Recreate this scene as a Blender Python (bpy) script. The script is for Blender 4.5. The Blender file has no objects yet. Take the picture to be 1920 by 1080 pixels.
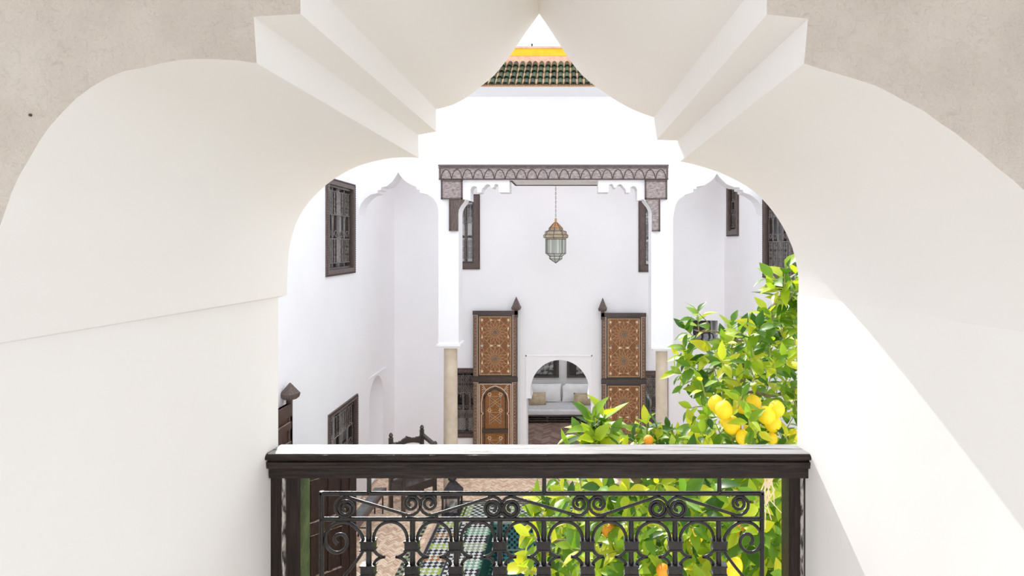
import bpy, bmesh, math, random
from mathutils import Vector, Matrix
from mathutils.geometry import tessellate_polygon
random.seed(7)
S = bpy.context.scene
COL = S.collection
R = math.radians

# ------------------------------------------------------------------ camera, sky, sun, exposure
H = 4.75                       # eye height over the courtyard floor
F = 1100.0                     # focal length in pixels of a 1920 wide frame
CX, CY = 1070.0, 456.0         # principal point of the (shifted) view
cam_d = bpy.data.cameras.new('camera')
cam = bpy.data.objects.new('camera', cam_d)
COL.objects.link(cam)
cam.location = (0, 0, H)
cam.rotation_euler = (R(90), 0, 0)
cam_d.sensor_width = 36.0
cam_d.lens = 36.0 * F / 1920.0
cam_d.shift_x = (960 - CX) / 1920.0
cam_d.shift_y = (CY - 540) / 1920.0
cam_d.clip_start = 0.05
S.camera = cam

W = bpy.data.worlds.new('sky')
S.world = W
W.use_nodes = True
bg = W.node_tree.nodes['Background']
bg.inputs[0].default_value = (0.90, 0.945, 1.0, 1)
bg.inputs[1].default_value = 1.4

sun_d = bpy.data.lights.new('sun', 'SUN')
sun = bpy.data.objects.new('sun', sun_d)
COL.objects.link(sun)
SUN_DIR = Vector((1.0, -2.7, -2.55))      # the way the light travels
sun.rotation_euler = SUN_DIR.to_track_quat('-Z', 'Y').to_euler()
sun.location = (-6, 9, 14)
sun_d.energy = 4.0
sun_d.angle = R(0.35)
sun_d.color = (1.0, 0.975, 0.94)

S.view_settings.view_transform = 'Standard'
S.view_settings.look = 'None'
S.view_settings.gamma = 1.0
S.view_settings.use_curve_mapping = False
S.view_settings.exposure = 0.53
S.cycles.diffuse_bounces = 10
S.cycles.max_bounces = 14
S.cycles.transparent_max_bounces = 16

# ------------------------------------------------------------------ helpers
def U(px, py, d):
    """world point seen at a pixel of the photograph, at distance d into the courtyard"""
    return Vector(((px - CX) * d / F, d, H - (py - CY) * d / F))

def P2(px, py, d):
    p = U(px, py, d)
    return (p.x, p.z)

class MB:
    def __init__(s):
        s.v, s.f, s.m = [], [], []
    def add(s, vs, fs, mi=0):
        o = len(s.v)
        s.v += [tuple(v) for v in vs]
        s.f += [tuple(i + o for i in f) for f in fs]
        s.m += [mi] * len(fs)
    def box(s, a, b, mi=0):
        x0, y0, z0 = a; x1, y1, z1 = b
        s.add([(x0,y0,z0),(x1,y0,z0),(x1,y1,z0),(x0,y1,z0),(x0,y0,z1),(x1,y0,z1),(x1,y1,z1),(x0,y1,z1)],
              [(0,3,2,1),(4,5,6,7),(0,1,5,4),(1,2,6,5),(2,3,7,6),(3,0,4,7)], mi)
    def obox(s, o, a, b, c, mi=0):
        """box from corner o along the vectors a, b, c"""
        o, a, b, c = Vector(o), Vector(a), Vector(b), Vector(c)
        s.add([o,o+a,o+a+b,o+b,o+c,o+a+c,o+a+b+c,o+b+c],
              [(0,3,2,1),(4,5,6,7),(0,1,5,4),(1,2,6,5),(2,3,7,6),(3,0,4,7)], mi)
    def prism(s, outer, holes, O, u, v, n, mi=0, mside=None):
        """polygon (with holes) in the plane O,u,v, extruded by the vector n"""
        O, u, v, n = Vector(O), Vector(u), Vector(v), Vector(n)
        loops = [list(outer)] + [list(h) for h in holes]
        flat = [p for l in loops for p in l]
        tris = tessellate_polygon([[Vector((p[0], p[1], 0)) for p in l] for l in loops])
        N = len(flat)
        vs = [O + u*p[0] + v*p[1] for p in flat] + [O + u*p[0] + v*p[1] + n for p in flat]
        s.add(vs, [t for t in tris] + [tuple(i + N for i in reversed(t)) for t in tris], mi)
        off = 0
        base = len(s.v) - len(vs)
        for l in loops:
            k = len(l)
            for i in range(k):
                a, b = base + off + i, base + off + (i + 1) % k
                s.f.append((a, b, b + N, a + N)); s.m.append(mi if mside is None else mside)
            off += k
    def tube(s, pts, r, n=6, cap=True, mi=0):
        pts = [Vector(p) for p in pts]
        rs = r if isinstance(r, (list, tuple)) else [r] * len(pts)
        o = len(s.v)
        prev = None
        for i, p in enumerate(pts):
            t = (pts[min(i+1, len(pts)-1)] - pts[max(i-1, 0)])
            if t.length < 1e-9: t = Vector((0,0,1))
            t.normalize()
            if prev is None:
                a = t.orthogonal().normalized()
                if abs(t.y) < .9:
                    a = (Vector((0,1,0)) - t * t.y).normalized()
            else:
                a = (prev - t * prev.dot(t))
                a = a.normalized() if a.length > 1e-6 else t.orthogonal().normalized()
            prev = a
            b = t.cross(a)
            for k in range(n):
                w = 2*math.pi*(k+.5)/n
                s.v.append(tuple(p + (a*math.cos(w) + b*math.sin(w)) * rs[i]))
        for i in range(len(pts)-1):
            for k in range(n):
                k2 = (k+1) % n
                s.f.append((o+i*n+k, o+i*n+k2, o+(i+1)*n+k2, o+(i+1)*n+k)); s.m.append(mi)
        if cap:
            s.f.append(tuple(o+k for k in reversed(range(n)))); s.m.append(mi)
            e = o + (len(pts)-1)*n
            s.f.append(tuple(e+k for k in range(n))); s.m.append(mi)
    def lathe(s, prof, c, n=24, mi=0, ang=0.0):
        """profile of (radius, z) about a vertical axis through c"""
        o = len(s.v)
        for r, z in prof:
            for k in range(n):
                w = 2*math.pi*k/n + ang
                s.v.append((c[0]+r*math.cos(w), c[1]+r*math.sin(w), c[2]+z))
        for i in range(len(prof)-1):
            for k in range(n):
                k2 = (k+1) % n
                s.f.append((o+i*n+k, o+i*n+k2, o+(i+1)*n+k2, o+(i+1)*n+k)); s.m.append(mi)
        s.f.append(tuple(o+k for k in reversed(range(n)))); s.m.append(mi)
        e = o+(len(prof)-1)*n
        s.f.append(tuple(e+k for k in range(n))); s.m.append(mi)
    def extr_x(s, prof, x0, x1, mi=0):
        """closed (y,z) profile extruded along x"""
        s.prism([(p[0], p[1]) for p in prof], [], (x0,0,0), (0,1,0), (0,0,1), (x1-x0,0,0), mi)
    def build(s, name, mats, parent=None, smooth=None, fix=True, bevel=0):
        off = wloc(parent) if parent else Vector((0,0,0))
        me = bpy.data.meshes.new(name)
        me.from_pydata([(v[0]-off.x, v[1]-off.y, v[2]-off.z) for v in s.v], [], s.f)
        if not isinstance(mats, (list, tuple)): mats = [mats]
        for m in mats: me.materials.append(m)
        me.polygons.foreach_set('material_index', s.m)
        if fix or bevel:
            bm = bmesh.new(); bm.from_mesh(me)
            bmesh.ops.remove_doubles(bm, verts=bm.verts, dist=1e-5)
            bmesh.ops.recalc_face_normals(bm, faces=bm.faces)
            if bevel:
                es = [e for e in bm.edges if len(e.link_faces) == 2 and e.calc_face_angle(0) > .6]
                bmesh.ops.bevel(bm, geom=es, offset=bevel, segments=2, affect='EDGES', clamp_overlap=True)
            bm.to_mesh(me); bm.free()
        o = bpy.data.objects.new(name, me)
        COL.objects.link(o)
        if smooth is not None:
            me.polygons.foreach_set('use_smooth', [True]*len(me.polygons))
            me.set_sharp_from_angle(angle=R(smooth))
        if parent: o.parent = parent
        return o

def wloc(o):
    p = Vector(o.location)
    while o.parent:
        o = o.parent
        p += o.location
    return p

def tag(o, label=None, cat=None, group=None, kind=None):
    if label: o['label'] = label
    if cat: o['category'] = cat
    if group: o['group'] = group
    if kind: o['kind'] = kind
    return o

def thing(name, label, cat, loc, group=None, kind=None):
    o = bpy.data.objects.new(name, None)
    COL.objects.link(o)
    o.location = loc
    o.empty_display_size = .1
    return tag(o, label, cat, group, kind)

def inst(name, me, parent, loc, rot=None, scale=None, mat=None):
    """a piece that shares mesh data; loc in world space"""
    o = bpy.data.objects.new(name, me)
    COL.objects.link(o)
    if parent:
        o.parent = parent
        loc = Vector(loc) - wloc(parent)
    o.location = loc
    if rot is not None: o.rotation_euler = rot
    if scale is not None: o.scale = scale
    return o

def mat(name, c1, c2=None, rough=.6, scale=8, bump=0, bscale=None, metal=0, spec=.5, coat=0, rnd=None,
        stretch=None, detail=4, lo=.35, hi=.65):
    m = bpy.data.materials.new(name)
    m.use_nodes = True
    nt = m.node_tree; N = nt.nodes; L = nt.links
    b = N['Principled BSDF']
    b.inputs['Roughness'].default_value = rough
    b.inputs['Metallic'].default_value = metal
    b.inputs['Specular IOR Level'].default_value = spec
    b.inputs['Coat Weight'].default_value = coat
    b.inputs['Coat Roughness'].default_value = .15
    tc = N.new('ShaderNodeTexCoord')
    src = tc.outputs['Object']
    if stretch:
        mp = N.new('ShaderNodeMapping'); mp.inputs['Scale'].default_value = stretch
        L.new(src, mp.inputs[0]); src = mp.outputs[0]
    if c2 is None: c2 = c1
    rgb = None
    if c1 != c2:
        nz = N.new('ShaderNodeTexNoise'); nz.inputs['Scale'].default_value = scale; nz.inputs['Detail'].default_value = detail
        L.new(src, nz.inputs['Vector'])
        cr = N.new('ShaderNodeValToRGB')
        cr.color_ramp.elements[0].color = (*c1, 1); cr.color_ramp.elements[1].color = (*c2, 1)
        cr.color_ramp.elements[0].position = lo; cr.color_ramp.elements[1].position = hi
        fac = nz.outputs['Fac']
        if rnd:
            if rnd == 'object':
                g = N.new('ShaderNodeObjectInfo'); ro = g.outputs['Random']
            else:
                g = N.new('ShaderNodeNewGeometry'); ro = g.outputs['Random Per Island']
            mx = N.new('ShaderNodeMath'); mx.operation = 'MULTIPLY_ADD'
            mx.inputs[1].default_value = .3
            L.new(fac, mx.inputs[0])
            m2 = N.new('ShaderNodeMath'); m2.operation = 'MULTIPLY'; m2.inputs[1].default_value = .7
            L.new(ro, m2.inputs[0]); L.new(m2.outputs[0], mx.inputs[2])
            fac = mx.outputs[0]
        L.new(fac, cr.inputs[0]); rgb = cr.outputs[0]
        L.new(rgb, b.inputs['Base Color'])
    else:
        b.inputs['Base Color'].default_value = (*c1, 1)
    if bump:
        n2 = N.new('ShaderNodeTexNoise'); n2.inputs['Scale'].default_value = bscale or scale*4; n2.inputs['Detail'].default_value = 5
        L.new(src, n2.inputs['Vector'])
        bp = N.new('ShaderNodeBump'); bp.inputs['Strength'].default_value = bump; bp.inputs['Distance'].default_value = .01
        L.new(n2.outputs['Fac'], bp.inputs['Height']); L.new(bp.outputs[0], b.inputs['Normal'])
    return m

def srgb(r, g, b):
    f = lambda c: (c/12.92 if c <= .04045 else ((c+.055)/1.055)**2.4)
    return (f(r/255), f(g/255), f(b/255))

M = {}
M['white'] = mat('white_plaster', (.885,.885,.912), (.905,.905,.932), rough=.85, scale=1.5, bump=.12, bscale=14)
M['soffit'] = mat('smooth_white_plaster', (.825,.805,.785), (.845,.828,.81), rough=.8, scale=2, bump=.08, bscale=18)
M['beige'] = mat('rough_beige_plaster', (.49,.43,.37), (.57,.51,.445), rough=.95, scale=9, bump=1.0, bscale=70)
M['dark'] = mat('dark_wood', (.030,.020,.017), (.065,.045,.038), rough=.35, scale=10, bump=.25, bscale=60, coat=.4, stretch=(1,6,6))
M['darkv'] = mat('dark_wood_upright', (.030,.020,.017), (.065,.045,.038), rough=.35, scale=10, bump=.25, bscale=60, coat=.4, stretch=(6,6,1))
M['rail'] = mat('worn_black_lacquer', (.012,.006,.0045), (.05,.034,.027), rough=.2, scale=30, bump=.35, bscale=90, coat=.08, spec=.25, stretch=(.4,6,6), lo=.4, hi=.9)
M['railv'] = mat('worn_black_lacquer_upright', (.012,.006,.0045), (.045,.03,.025), rough=.28, scale=30, bump=.3, bscale=90, coat=.06, spec=.22, stretch=(6,6,.4), lo=.4, hi=.9)
M['railtop'] = mat('pale_cracked_handrail_top', (.030,.022,.02), (.31,.30,.30), rough=.35, scale=16, bump=.3, bscale=60, coat=.3, stretch=(.35,6,6), lo=.36, hi=.47)
M['galfloor'] = mat('beige_gallery_floor', (.68,.635,.585), (.76,.715,.665), rough=.7, scale=6)
M['beadwood'] = mat('rubbed_bead_wood', (.03,.022,.018), (.52,.48,.45), rough=.4, scale=45, bump=.3, stretch=(3,3,1), lo=.42, hi=.6)
M['wicket'] = mat('near_black_brown_door', (.016,.008,.006), (.04,.019,.014), rough=.45, scale=14, bump=.3, spec=.3, stretch=(5,5,1))
M['greenpost'] = mat('green_post_wood', (.035,.06,.014), (.08,.11,.035), rough=.6, scale=25, bump=.4, bscale=80)  # mottled green for the inner side face of one post
M['paintedge'] = mat('chipped_pale_edge', (.42,.34,.26), (.16,.09,.055), rough=.7, scale=40, bump=.4)
M['greywood'] = mat('weathered_carved_wood', (.20,.155,.15), (.42,.36,.36), rough=.6, scale=14, bump=.35, bscale=50, stretch=(1,1,3))
M['palewood'] = mat('pale_grey_boards', (.72,.70,.69), (.80,.78,.77), rough=.7, scale=12)
M['groove'] = mat('carved_groove', (.05,.032,.03), (.08,.05,.045), rough=.7, scale=20)
M['brownwood'] = mat('red_brown_wood', (.075,.05,.045), (.14,.10,.09), rough=.45, scale=12, bump=.2, stretch=(5,5,1))
M['plank'] = mat('dull_brown_door_wood', (.042,.021,.016), (.085,.045,.034), rough=.45, scale=14, bump=.3, stretch=(5,5,1))
M['iron'] = mat('black_wrought_iron', (.007,.006,.0055), (.018,.015,.014), rough=.30, scale=40, bump=.2, bscale=140, metal=.0, spec=.42, coat=.15)
M['grille'] = mat('window_iron', (.15,.13,.125), (.28,.25,.24), rough=.4, scale=20)
M['panel'] = mat('painted_cedar_panel', (.17,.065,.022), (.28,.12,.04), rough=.6, scale=30, bump=.25)
M['panel2'] = mat('amber_painted_panel', (.20,.075,.018), (.30,.14,.035), rough=.6, scale=30, bump=.25)
M['strap'] = mat('tan_strapwork', (.46,.27,.12), (.58,.37,.20), rough=.6, scale=40)
M['strap2'] = mat('cream_inlay_line', (.58,.45,.34), (.70,.58,.46), rough=.6, scale=40)
M['ivory'] = mat('ivory_inlay', (.80,.60,.40), (.85,.70,.52), rough=.5, scale=30)
M['petal'] = mat('red_painted_petal', (.22,.06,.025), (.33,.12,.05), rough=.6, scale=30)
M['blueish'] = mat('grey_blue_painted_chip', (.09,.10,.115), (.14,.15,.16), rough=.6, scale=30)
M['stile'] = mat('speckled_painted_stile', (.10,.05,.035), (.26,.15,.10), rough=.6, scale=60)
M['stone'] = mat('cream_marble_column', (.60,.49,.37), (.70,.60,.48), rough=.55, scale=5, bump=.1)
M['terra'] = mat('salmon_render', (.62,.34,.24), (.74,.46,.34), rough=.9, scale=14, bump=.3)
M['yellowp'] = mat('yellow_ochre_render', (.80,.43,.015), (.90,.50,.02), rough=.8, scale=6, bump=.1)
M['gtile'] = mat('green_glazed_tile', (.010,.032,.018), (.035,.075,.04), rough=.45, scale=14, bump=.2, coat=.1, spec=.3, rnd='object')
M['mortar'] = mat('tan_roof_mortar', (.50,.28,.16), (.70,.48,.30), rough=.9, scale=30, bump=.4)
M['glass'] = None
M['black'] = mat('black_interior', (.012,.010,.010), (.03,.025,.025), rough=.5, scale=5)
M['reflection_panel'] = mat('pale_reflection', (.84,.80,.78), (.9,.88,.86), rough=.8, scale=6)
M['bejmat'] = mat('tan_pink_bejmat', (.70,.48,.34), (.92,.74,.57), rough=.7, scale=20, bump=.2, rnd='island')
M['joint'] = mat('sandy_joint', (.58,.42,.31), (.68,.52,.40), rough=.9, scale=20)
M['roomtile'] = mat('brown_room_tile', (.17,.10,.08), (.30,.20,.16), rough=.6, scale=12, rnd='island')
M['roomjoint'] = mat('pale_room_joint', (.34,.25,.2), (.42,.32,.26), rough=.9, scale=12)
def flat(name, r, g, b, rough=.35): 
    c = srgb(r, g, b)
    return mat(name, tuple(x*.85 for x in c), c, rough=rough, scale=12)
M['t_white'] = flat('white_zellige', 225,225,220)
M['t_navy'] = flat('navy_zellige', 38,40,52)
M['t_lime'] = flat('lime_zellige', 168,190,80)
M['t_amber'] = flat('amber_zellige', 165,110,55)
M['t_green'] = flat('mint_zellige', 120,170,140)
M['t_sage'] = flat('sage_zellige', 150,165,130)
M['t_dgreen'] = flat('dark_green_zellige', 22,62,56)
M['t_teal'] = flat('teal_zellige', 62,130,126)
M['t_bnavy'] = flat('deep_blue_zellige', 20,45,62)
M['t_bgreen'] = flat('green_basin_zellige', 50,120,84)
M['t_grout'] = flat('grey_grout', 150,160,150, .8)
M['linen'] = mat('white_linen', (.70,.69,.69), (.78,.77,.77), rough=.9, scale=6, bump=.25, bscale=20)
M['linengrey'] = mat('grey_bedcover', (.50,.49,.50), (.62,.61,.62), rough=.9, scale=14, bump=.3)
M['tan'] = mat('tan_silk_pillow', (.36,.28,.17), (.50,.40,.27), rough=.5, scale=8, bump=.2, bscale=20)
M['roomwall'] = mat('room_plaster', (.62,.62,.62), (.68,.68,.68), rough=.9, scale=3, bump=.1)
M['print'] = mat('dark_abstract_print', (.03,.03,.03), (.45,.45,.44), rough=.4, scale=9, detail=8, lo=.42, hi=.7)
M['brass'] = mat('aged_brass', (.16,.10,.05), (.28,.19,.10), rough=.4, scale=20, metal=.6)
M['copper'] = mat('copper_sheet', (.50,.25,.11), (.62,.34,.17), rough=.45, scale=20, metal=.35)
M['came'] = mat('dark_lead_came', (.05,.04,.03), (.09,.07,.05), rough=.5, scale=20, metal=.3)
M['bandglass'] = mat('smoky_gold_glass', (.46,.37,.25), (.60,.50,.37), rough=.3, scale=10)
M['bark'] = mat('citrus_bark', (.16,.12,.07), (.27,.21,.12), rough=.85, scale=20, bump=.5)
M['twig'] = mat('green_twig', (.28,.30,.08), (.42,.40,.16), rough=.7, scale=20)
M['blackmetal'] = mat('dark_lantern_metal', (.02,.018,.02), (.045,.04,.045), rough=.55, scale=20, spec=.3)
M['dry'] = mat('pale_dry_twig', (.60,.47,.28), (.72,.60,.42), rough=.8, scale=20)
M['lemon'] = mat('ripe_lemon_skin', (.93,.62,.006), (.95,.70,.012), rough=.4, scale=8, bump=.25, bscale=120)
M['orange'] = mat('orange_skin', (.75,.24,.008), (.85,.36,.012), rough=.45, scale=8, bump=.25, bscale=120)
M['steel'] = mat('dull_grey_stone_top', (.13,.13,.135), (.20,.20,.205), rough=.45, scale=10)

def mk_glass(name, tint, refl):
    m = bpy.data.materials.new(name); m.use_nodes = True
    nt = m.node_tree; N = nt.nodes; L = nt.links
    N.remove(N['Principled BSDF'])
    t = N.new('ShaderNodeBsdfTransparent'); t.inputs[0].default_value = (*tint, 1)
    g = N.new('ShaderNodeBsdfGlossy'); g.inputs['Roughness'].default_value = .03
    mx = N.new('ShaderNodeMixShader'); mx.inputs[0].default_value = refl
    L.new(t.outputs[0], mx.inputs[1]); L.new(g.outputs[0], mx.inputs[2])
    L.new(mx.outputs[0], N['Material Output'].inputs[0])
    return m
M['glass'] = mk_glass('window_glass', (.93,.94,.95), .16)

def mk_trans(name, c, tc, w, rough=.4):
    m = bpy.data.materials.new(name); m.use_nodes = True
    nt = m.node_tree; N = nt.nodes; L = nt.links
    b = N['Principled BSDF']; b.inputs['Base Color'].default_value = (*c, 1); b.inputs['Roughness'].default_value = rough
    t = N.new('ShaderNodeBsdfTranslucent'); t.inputs[0].default_value = (*tc, 1)
    mx = N.new('ShaderNodeMixShader'); mx.inputs[0].default_value = w
    L.new(b.outputs[0], mx.inputs[1]); L.new(t.outputs[0], mx.inputs[2]); L.new(mx.outputs[0], N['Material Output'].inputs[0])
    return m
M['frost'] = mk_trans('frosted_lantern_glass', (.76,.80,.75), (.9,.94,.88), .4, .25)

def mk_leaf(name, rnd):
    m = bpy.data.materials.new(name); m.use_nodes = True
    nt = m.node_tree; N = nt.nodes; L = nt.links
    b = N['Principled BSDF']; b.inputs['Roughness'].default_value = .38
    b.inputs['Specular IOR Level'].default_value = .45
    if rnd == 'object':
        ro = N.new('ShaderNodeObjectInfo').outputs['Random']
    else:
        ro = N.new('ShaderNodeNewGeometry').outputs['Random Per Island']
    cr = N.new('ShaderNodeValToRGB')
    E = cr.color_ramp.elements
    E[0].position = 0; E[0].color = (.03,.10,.008, 1)
    E[1].position = 1; E[1].color = (.62,.60,.025, 1)
    e = E.new(.35); e.color = (.13,.28,.012, 1)
    e = E.new(.72); e.color = (.36,.50,.02, 1)
    L.new(ro, cr.inputs[0])
    L.new(cr.outputs[0], b.inputs['Base Color'])
    hs = N.new('ShaderNodeHueSaturation'); hs.inputs['Value'].default_value = 1.15
    L.new(cr.outputs[0], hs.inputs['Color'])
    t = N.new('ShaderNodeBsdfTranslucent'); L.new(hs.outputs[0], t.inputs[0])
    mx = N.new('ShaderNodeMixShader'); mx.inputs[0].default_value = .42
    L.new(b.outputs[0], mx.inputs[1]); L.new(t.outputs[0], mx.inputs[2]); L.new(mx.outputs[0], N['Material Output'].inputs[0])
    return m
M['leaf'] = mk_leaf('citrus_leaf', 'object')
M['leafs'] = mk_leaf('citrus_leaf_mass', 'island')

X3, Y3, Z3 = Vector((1,0,0)), Vector((0,1,0)), Vector((0,0,1))

# ------------------------------------------------------------------ near wall with the lobed arch
DB, DF = 1.35, 0.65
def resample(pts, n):
    pts = [Vector(p) for p in pts]
    ds = [0]
    for a, b in zip(pts, pts[1:]): ds.append(ds[-1] + (b-a).length)
    out = []
    for i in range(n):
        t = ds[-1]*i/(n-1)
        k = 0
        while k < len(ds)-2 and ds[k+1] < t: k += 1
        q = (t-ds[k])/max(1e-9, ds[k+1]-ds[k])
        out.append(pts[k].lerp(pts[k+1], q))
    return out
def crv(pts, n):
    """Catmull-Rom through points, then n even samples"""
    P = [Vector((p[0], p[1])) for p in pts]
    P = [2*P[0]-P[1]] + P + [2*P[-1]-P[-2]]
    out = []
    for i in range(1, len(P)-2):
        for k in range(8):
            t = k/8
            a, b, c, d = P[i-1], P[i], P[i+1], P[i+2]
            out.append(.5*((2*b)+(c-a)*t+(2*a-5*b+4*c-d)*t*t+(3*b-a-3*c+d)*t**3))
    out.append(P[-2])
    return [(v.x, v.y) for v in resample(out, n)]
FLZ = H - 1.5                                                   # gallery floor level
bl = lambda px, z, d: (px, CY + (H - z)*F/d)
left_back = [[bl(522, FLZ, DB), (521.5, 558)], [(538, 553)],
  crv([(538,553),(539,510),(541,475),(548,440),(560,408),(580,378),(610,348),(640,327),(670,312),(700,303),(730,297),(760,295),(785,296)], 26),
  [(785,253)], [(818,247)], [(818,205)],
  crv([(818,205),(850,196),(880,179),(900,163),(925,143),(945,119),(965,92),(985,62),(1000,42),(1011,26)], 18)]
left_front = [[bl(-115, FLZ, DF), (-115, 664)], [(-98, 659)],
  crv([(-98,659),(-66,580),(-30,500),(0,420),(8,398),(20,365),(40,322),(60,286),(90,240),(130,196),(180,159),(230,136),(300,118),(360,110),(420,111),(470,117),(481,120)], 26),
  [(475,33)], [(562,28)], [(562,-58)],
  crv([(562,-58),(635,-75),(700,-115),(745,-150),(800,-195),(845,-245),(885,-300),(925,-360),(955,-410),(972,-440)], 18)]
right_back = [[bl(1494, FLZ, DB), (1495, 556)], [(1497, 552)],
  crv([(1497,552),(1497,520),(1490,480),(1482,455),(1465,420),(1440,385),(1410,356),(1380,338),(1345,322),(1300,308),(1275,303)], 26),
  [(1270,264)], [(1232,262)], [(1226,220)],
  crv([(1226,220),(1200,211),(1170,197),(1140,178),(1110,157),(1085,134),(1060,100),(1040,69),(1022,42),(1011,26)], 18)]
right_front = [[bl(2170, FLZ, DF), (2170, 663)], [(2165, 659)],
  crv([(2165,659),(2110,580),(2060,515),(1990,430),(1920,357),(1880,322),(1830,279),(1780,241),(1740,214),(1700,190),(1650,164),(1600,146),(1560,135),(1530,126),(1507,121)], 26),
  [(1517,33)], [(1437,28)], [(1437,-56)],
  crv([(1437,-56),(1370,-75),(1300,-115),(1250,-150),(1200,-195),(1150,-245),(1105,-300),(1055,-360),(1010,-410),(972,-440)], 18)]
def joined(segs):
    o = []
    for sg in segs:
        for p in sg:
            if not o or (abs(o[-1][0]-p[0]) + abs(o[-1][1]-p[1])) > .01: o.append(p)
    return o
rj = random.Random(3)
LB, LF, RB, RF = joined(left_back), joined(left_front), joined(right_back), joined(right_front)
assert len(LB) == len(LF) and len(RB) == len(RF)
back3 = [U(*p, DB) for p in LB] + [U(*p, DB) for p in reversed(RB[:-1])]
front3 = [U(*p, DF) for p in LF] + [U(*p, DF) for p in reversed(RF[:-1])]
for i, p in enumerate(front3):                                  # hand-worked plaster edge
    if 2 < i < len(front3)-3:
        p.x += rj.uniform(-.0012, .0012); p.z += rj.uniform(-.0012, .0012)
mb = MB()
WX0, WX1, WZ1 = -4.4, 4.1, H + 1.7
for pts, d in ((front3, DF), (back3, DB)):
    poly = [(WX0, FLZ)] + [(p.x, p.z) for p in pts] + [(WX1, FLZ), (WX1, WZ1), (WX0, WZ1)]
    tr = tessellate_polygon([[Vector((a, b, 0)) for a, b in poly]])
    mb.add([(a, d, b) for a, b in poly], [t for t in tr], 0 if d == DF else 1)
NB = 5                                                          # rings through the thickness
rings = [[f.lerp(b, k/NB) for f, b in zip(front3, back3)] for k in range(NB+1)]
o = len(mb.v)
n = len(front3)
for rg in rings: mb.v += [tuple(p) for p in rg]
for k in range(NB):
    for i in range(n-1):
        mb.f.append((o+k*n+i, o+k*n+i+1, o+(k+1)*n+i+1, o+(k+1)*n+i)); mb.m.append(2)
for a, b in ((WX0, FLZ), (WX1, FLZ)):
    pass
mb.add([(WX0,DF,WZ1),(WX1,DF,WZ1),(WX1,DB,WZ1),(WX0,DB,WZ1)], [(0,1,2,3)], 1)
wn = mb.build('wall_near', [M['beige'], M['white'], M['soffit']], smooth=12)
tag(wn, 'thick near wall cut by a lobed pointed arch, beige face and white reveal', 'wall', kind='structure')

mb = MB(); p = U(58, 216, DF); mb.tube([p+Vector((0,.01,0)), p-Vector((0,.0015,0))], .0016, 8)
mb.build('hole_disc', M['groove'], wn)  # small dark disc stands in for a hole in the plaster

# the wall below the gallery floor, the floor slab and the gallery behind the viewer
mb = MB(); mb.box((WX0, DB-.35, 0), (WX1, DB, FLZ))
tag(mb.build('wall_near_lower', M['white']), 'white courtyard wall under the gallery opening', 'wall', kind='structure')
mb = MB(); mb.box((WX0, -2.6, FLZ-.2), (WX1, DB-.02, FLZ))
tag(mb.build('floor_gallery', M['galfloor']), 'pale gallery floor behind the railing', 'floor', kind='structure')
mb = MB(); mb.box((WX0, -2.8, WZ1), (WX1, DB, WZ1+.2))
tag(mb.build('ceiling_gallery', M['soffit']), 'plain gallery ceiling above the near wall', 'ceiling', kind='structure')
mb = MB(); mb.prism([(WX0,FLZ),(WX1,FLZ),(WX1,WZ1),(WX0,WZ1)], [[(-2.6,FLZ+.02),(-2.6,FLZ+2.6),(2.4,FLZ+2.6),(2.4,FLZ+.02)]], (0,-2.6,0), X3, Z3, (0,-.2,0))  # wide opening added behind the viewer to let light in
tag(mb.build('wall_gallery', M['soffit']), 'gallery wall behind the viewer with a wide opening added for light', 'wall', kind='structure')
# unseen eave added over the near facade to shade the arch reveal
mb = MB(); mb.prism([(DB,H+.92),(1.95,H+.80),(1.95,H+.86),(DB,H+1.25)], [], (WX0,0,0), Y3, Z3, (WX1-WX0,0,0))
tag(mb.build('shade_eave_1', M['white']), 'short unseen roof slope added over the near facade for its shade', 'eave', kind='structure')

# ------------------------------------------------------------------ courtyard shell
D1, D2, TH = 10.8, 13.2, .38
ROOF = H + 1.64
LSK, RSK = -.0217, -.041
def LX(d): return -3.908 + LSK*(d-D1)
def RX(d): return 3.554 + RSK*(d-D1)
def dL(px): return (-3.908 - LSK*D1)/((px-CX)/F - LSK)
def dR(px): return (3.554 - RSK*D1)/((px-CX)/F - RSK)
def zat(py, d): return H - (py-CY)*d/F
def rect(a, b, c, d): return [(a,c),(b,c),(b,d),(a,d)]
# windows on the side walls: (d0, d1, z0, z1)
WL1 = (dL(610), dL(663.7), zat(519.5, dL(610)), zat(346.5, dL(663.7)))
WL2 = (dL(614.5), dL(668.7), .62, zat(738, dL(668.7)))
WR1 = (dR(1490), dR(1432.5), zat(520.6, dR(1432)), H+1.1)
WR2 = (dR(1385.7), dR(1364.5), zat(443.4, dR(1366)), H+1.35)
# arched doorway in the left wall
n0, n1 = dL(692), dL(719)
nr = (n1-n0)/2; nc = (n0+n1)/2
nz = zat(705, dL(706)) - nr*1.08
arch_n = [(n0, .02)] + [(nc - nr*math.cos(a*math.pi/16), nz + nr*1.08*math.sin(a*math.pi/16)) for a in range(17)] + [(n1, .02)]
mb = MB()
mb.prism([(DB, 0), (D2+.1, 0), (D2+.1, ROOF), (DB, ROOF)],
         [rect(*WL1), rect(*WL2), arch_n],
         (LX(0), 0, 0), Vector((LSK, 1, 0)), Z3, (-.42, 0, 0))
wl = mb.build('wall_left', M['white'])
tag(wl, 'tall white courtyard side wall with two grilled windows and an arched doorway', 'wall', kind='structure')
mb = MB()
o_ = Vector((LX(0)-.43, 0, 0))
mb.obox((LX(n0)-.45, n0-.2, 0), (0, n1-n0+.4, 0), (0,0,nz+nr+.3), (-.05,0,0))
mb.obox((LX(n1)+.005, n1-.02, nz-.15), (0,.16,0), (0,0,.05), (-.03,0,0))
fz = zat(689, dL(722))
mb.obox((LX(n0)+.012, n0-.05, fz), (0, n1-n0+.18, 0), (0,0,.015), (-.03,0,0))
mb.build('niche_back', M['white'], wl)
mb = MB()
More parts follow.
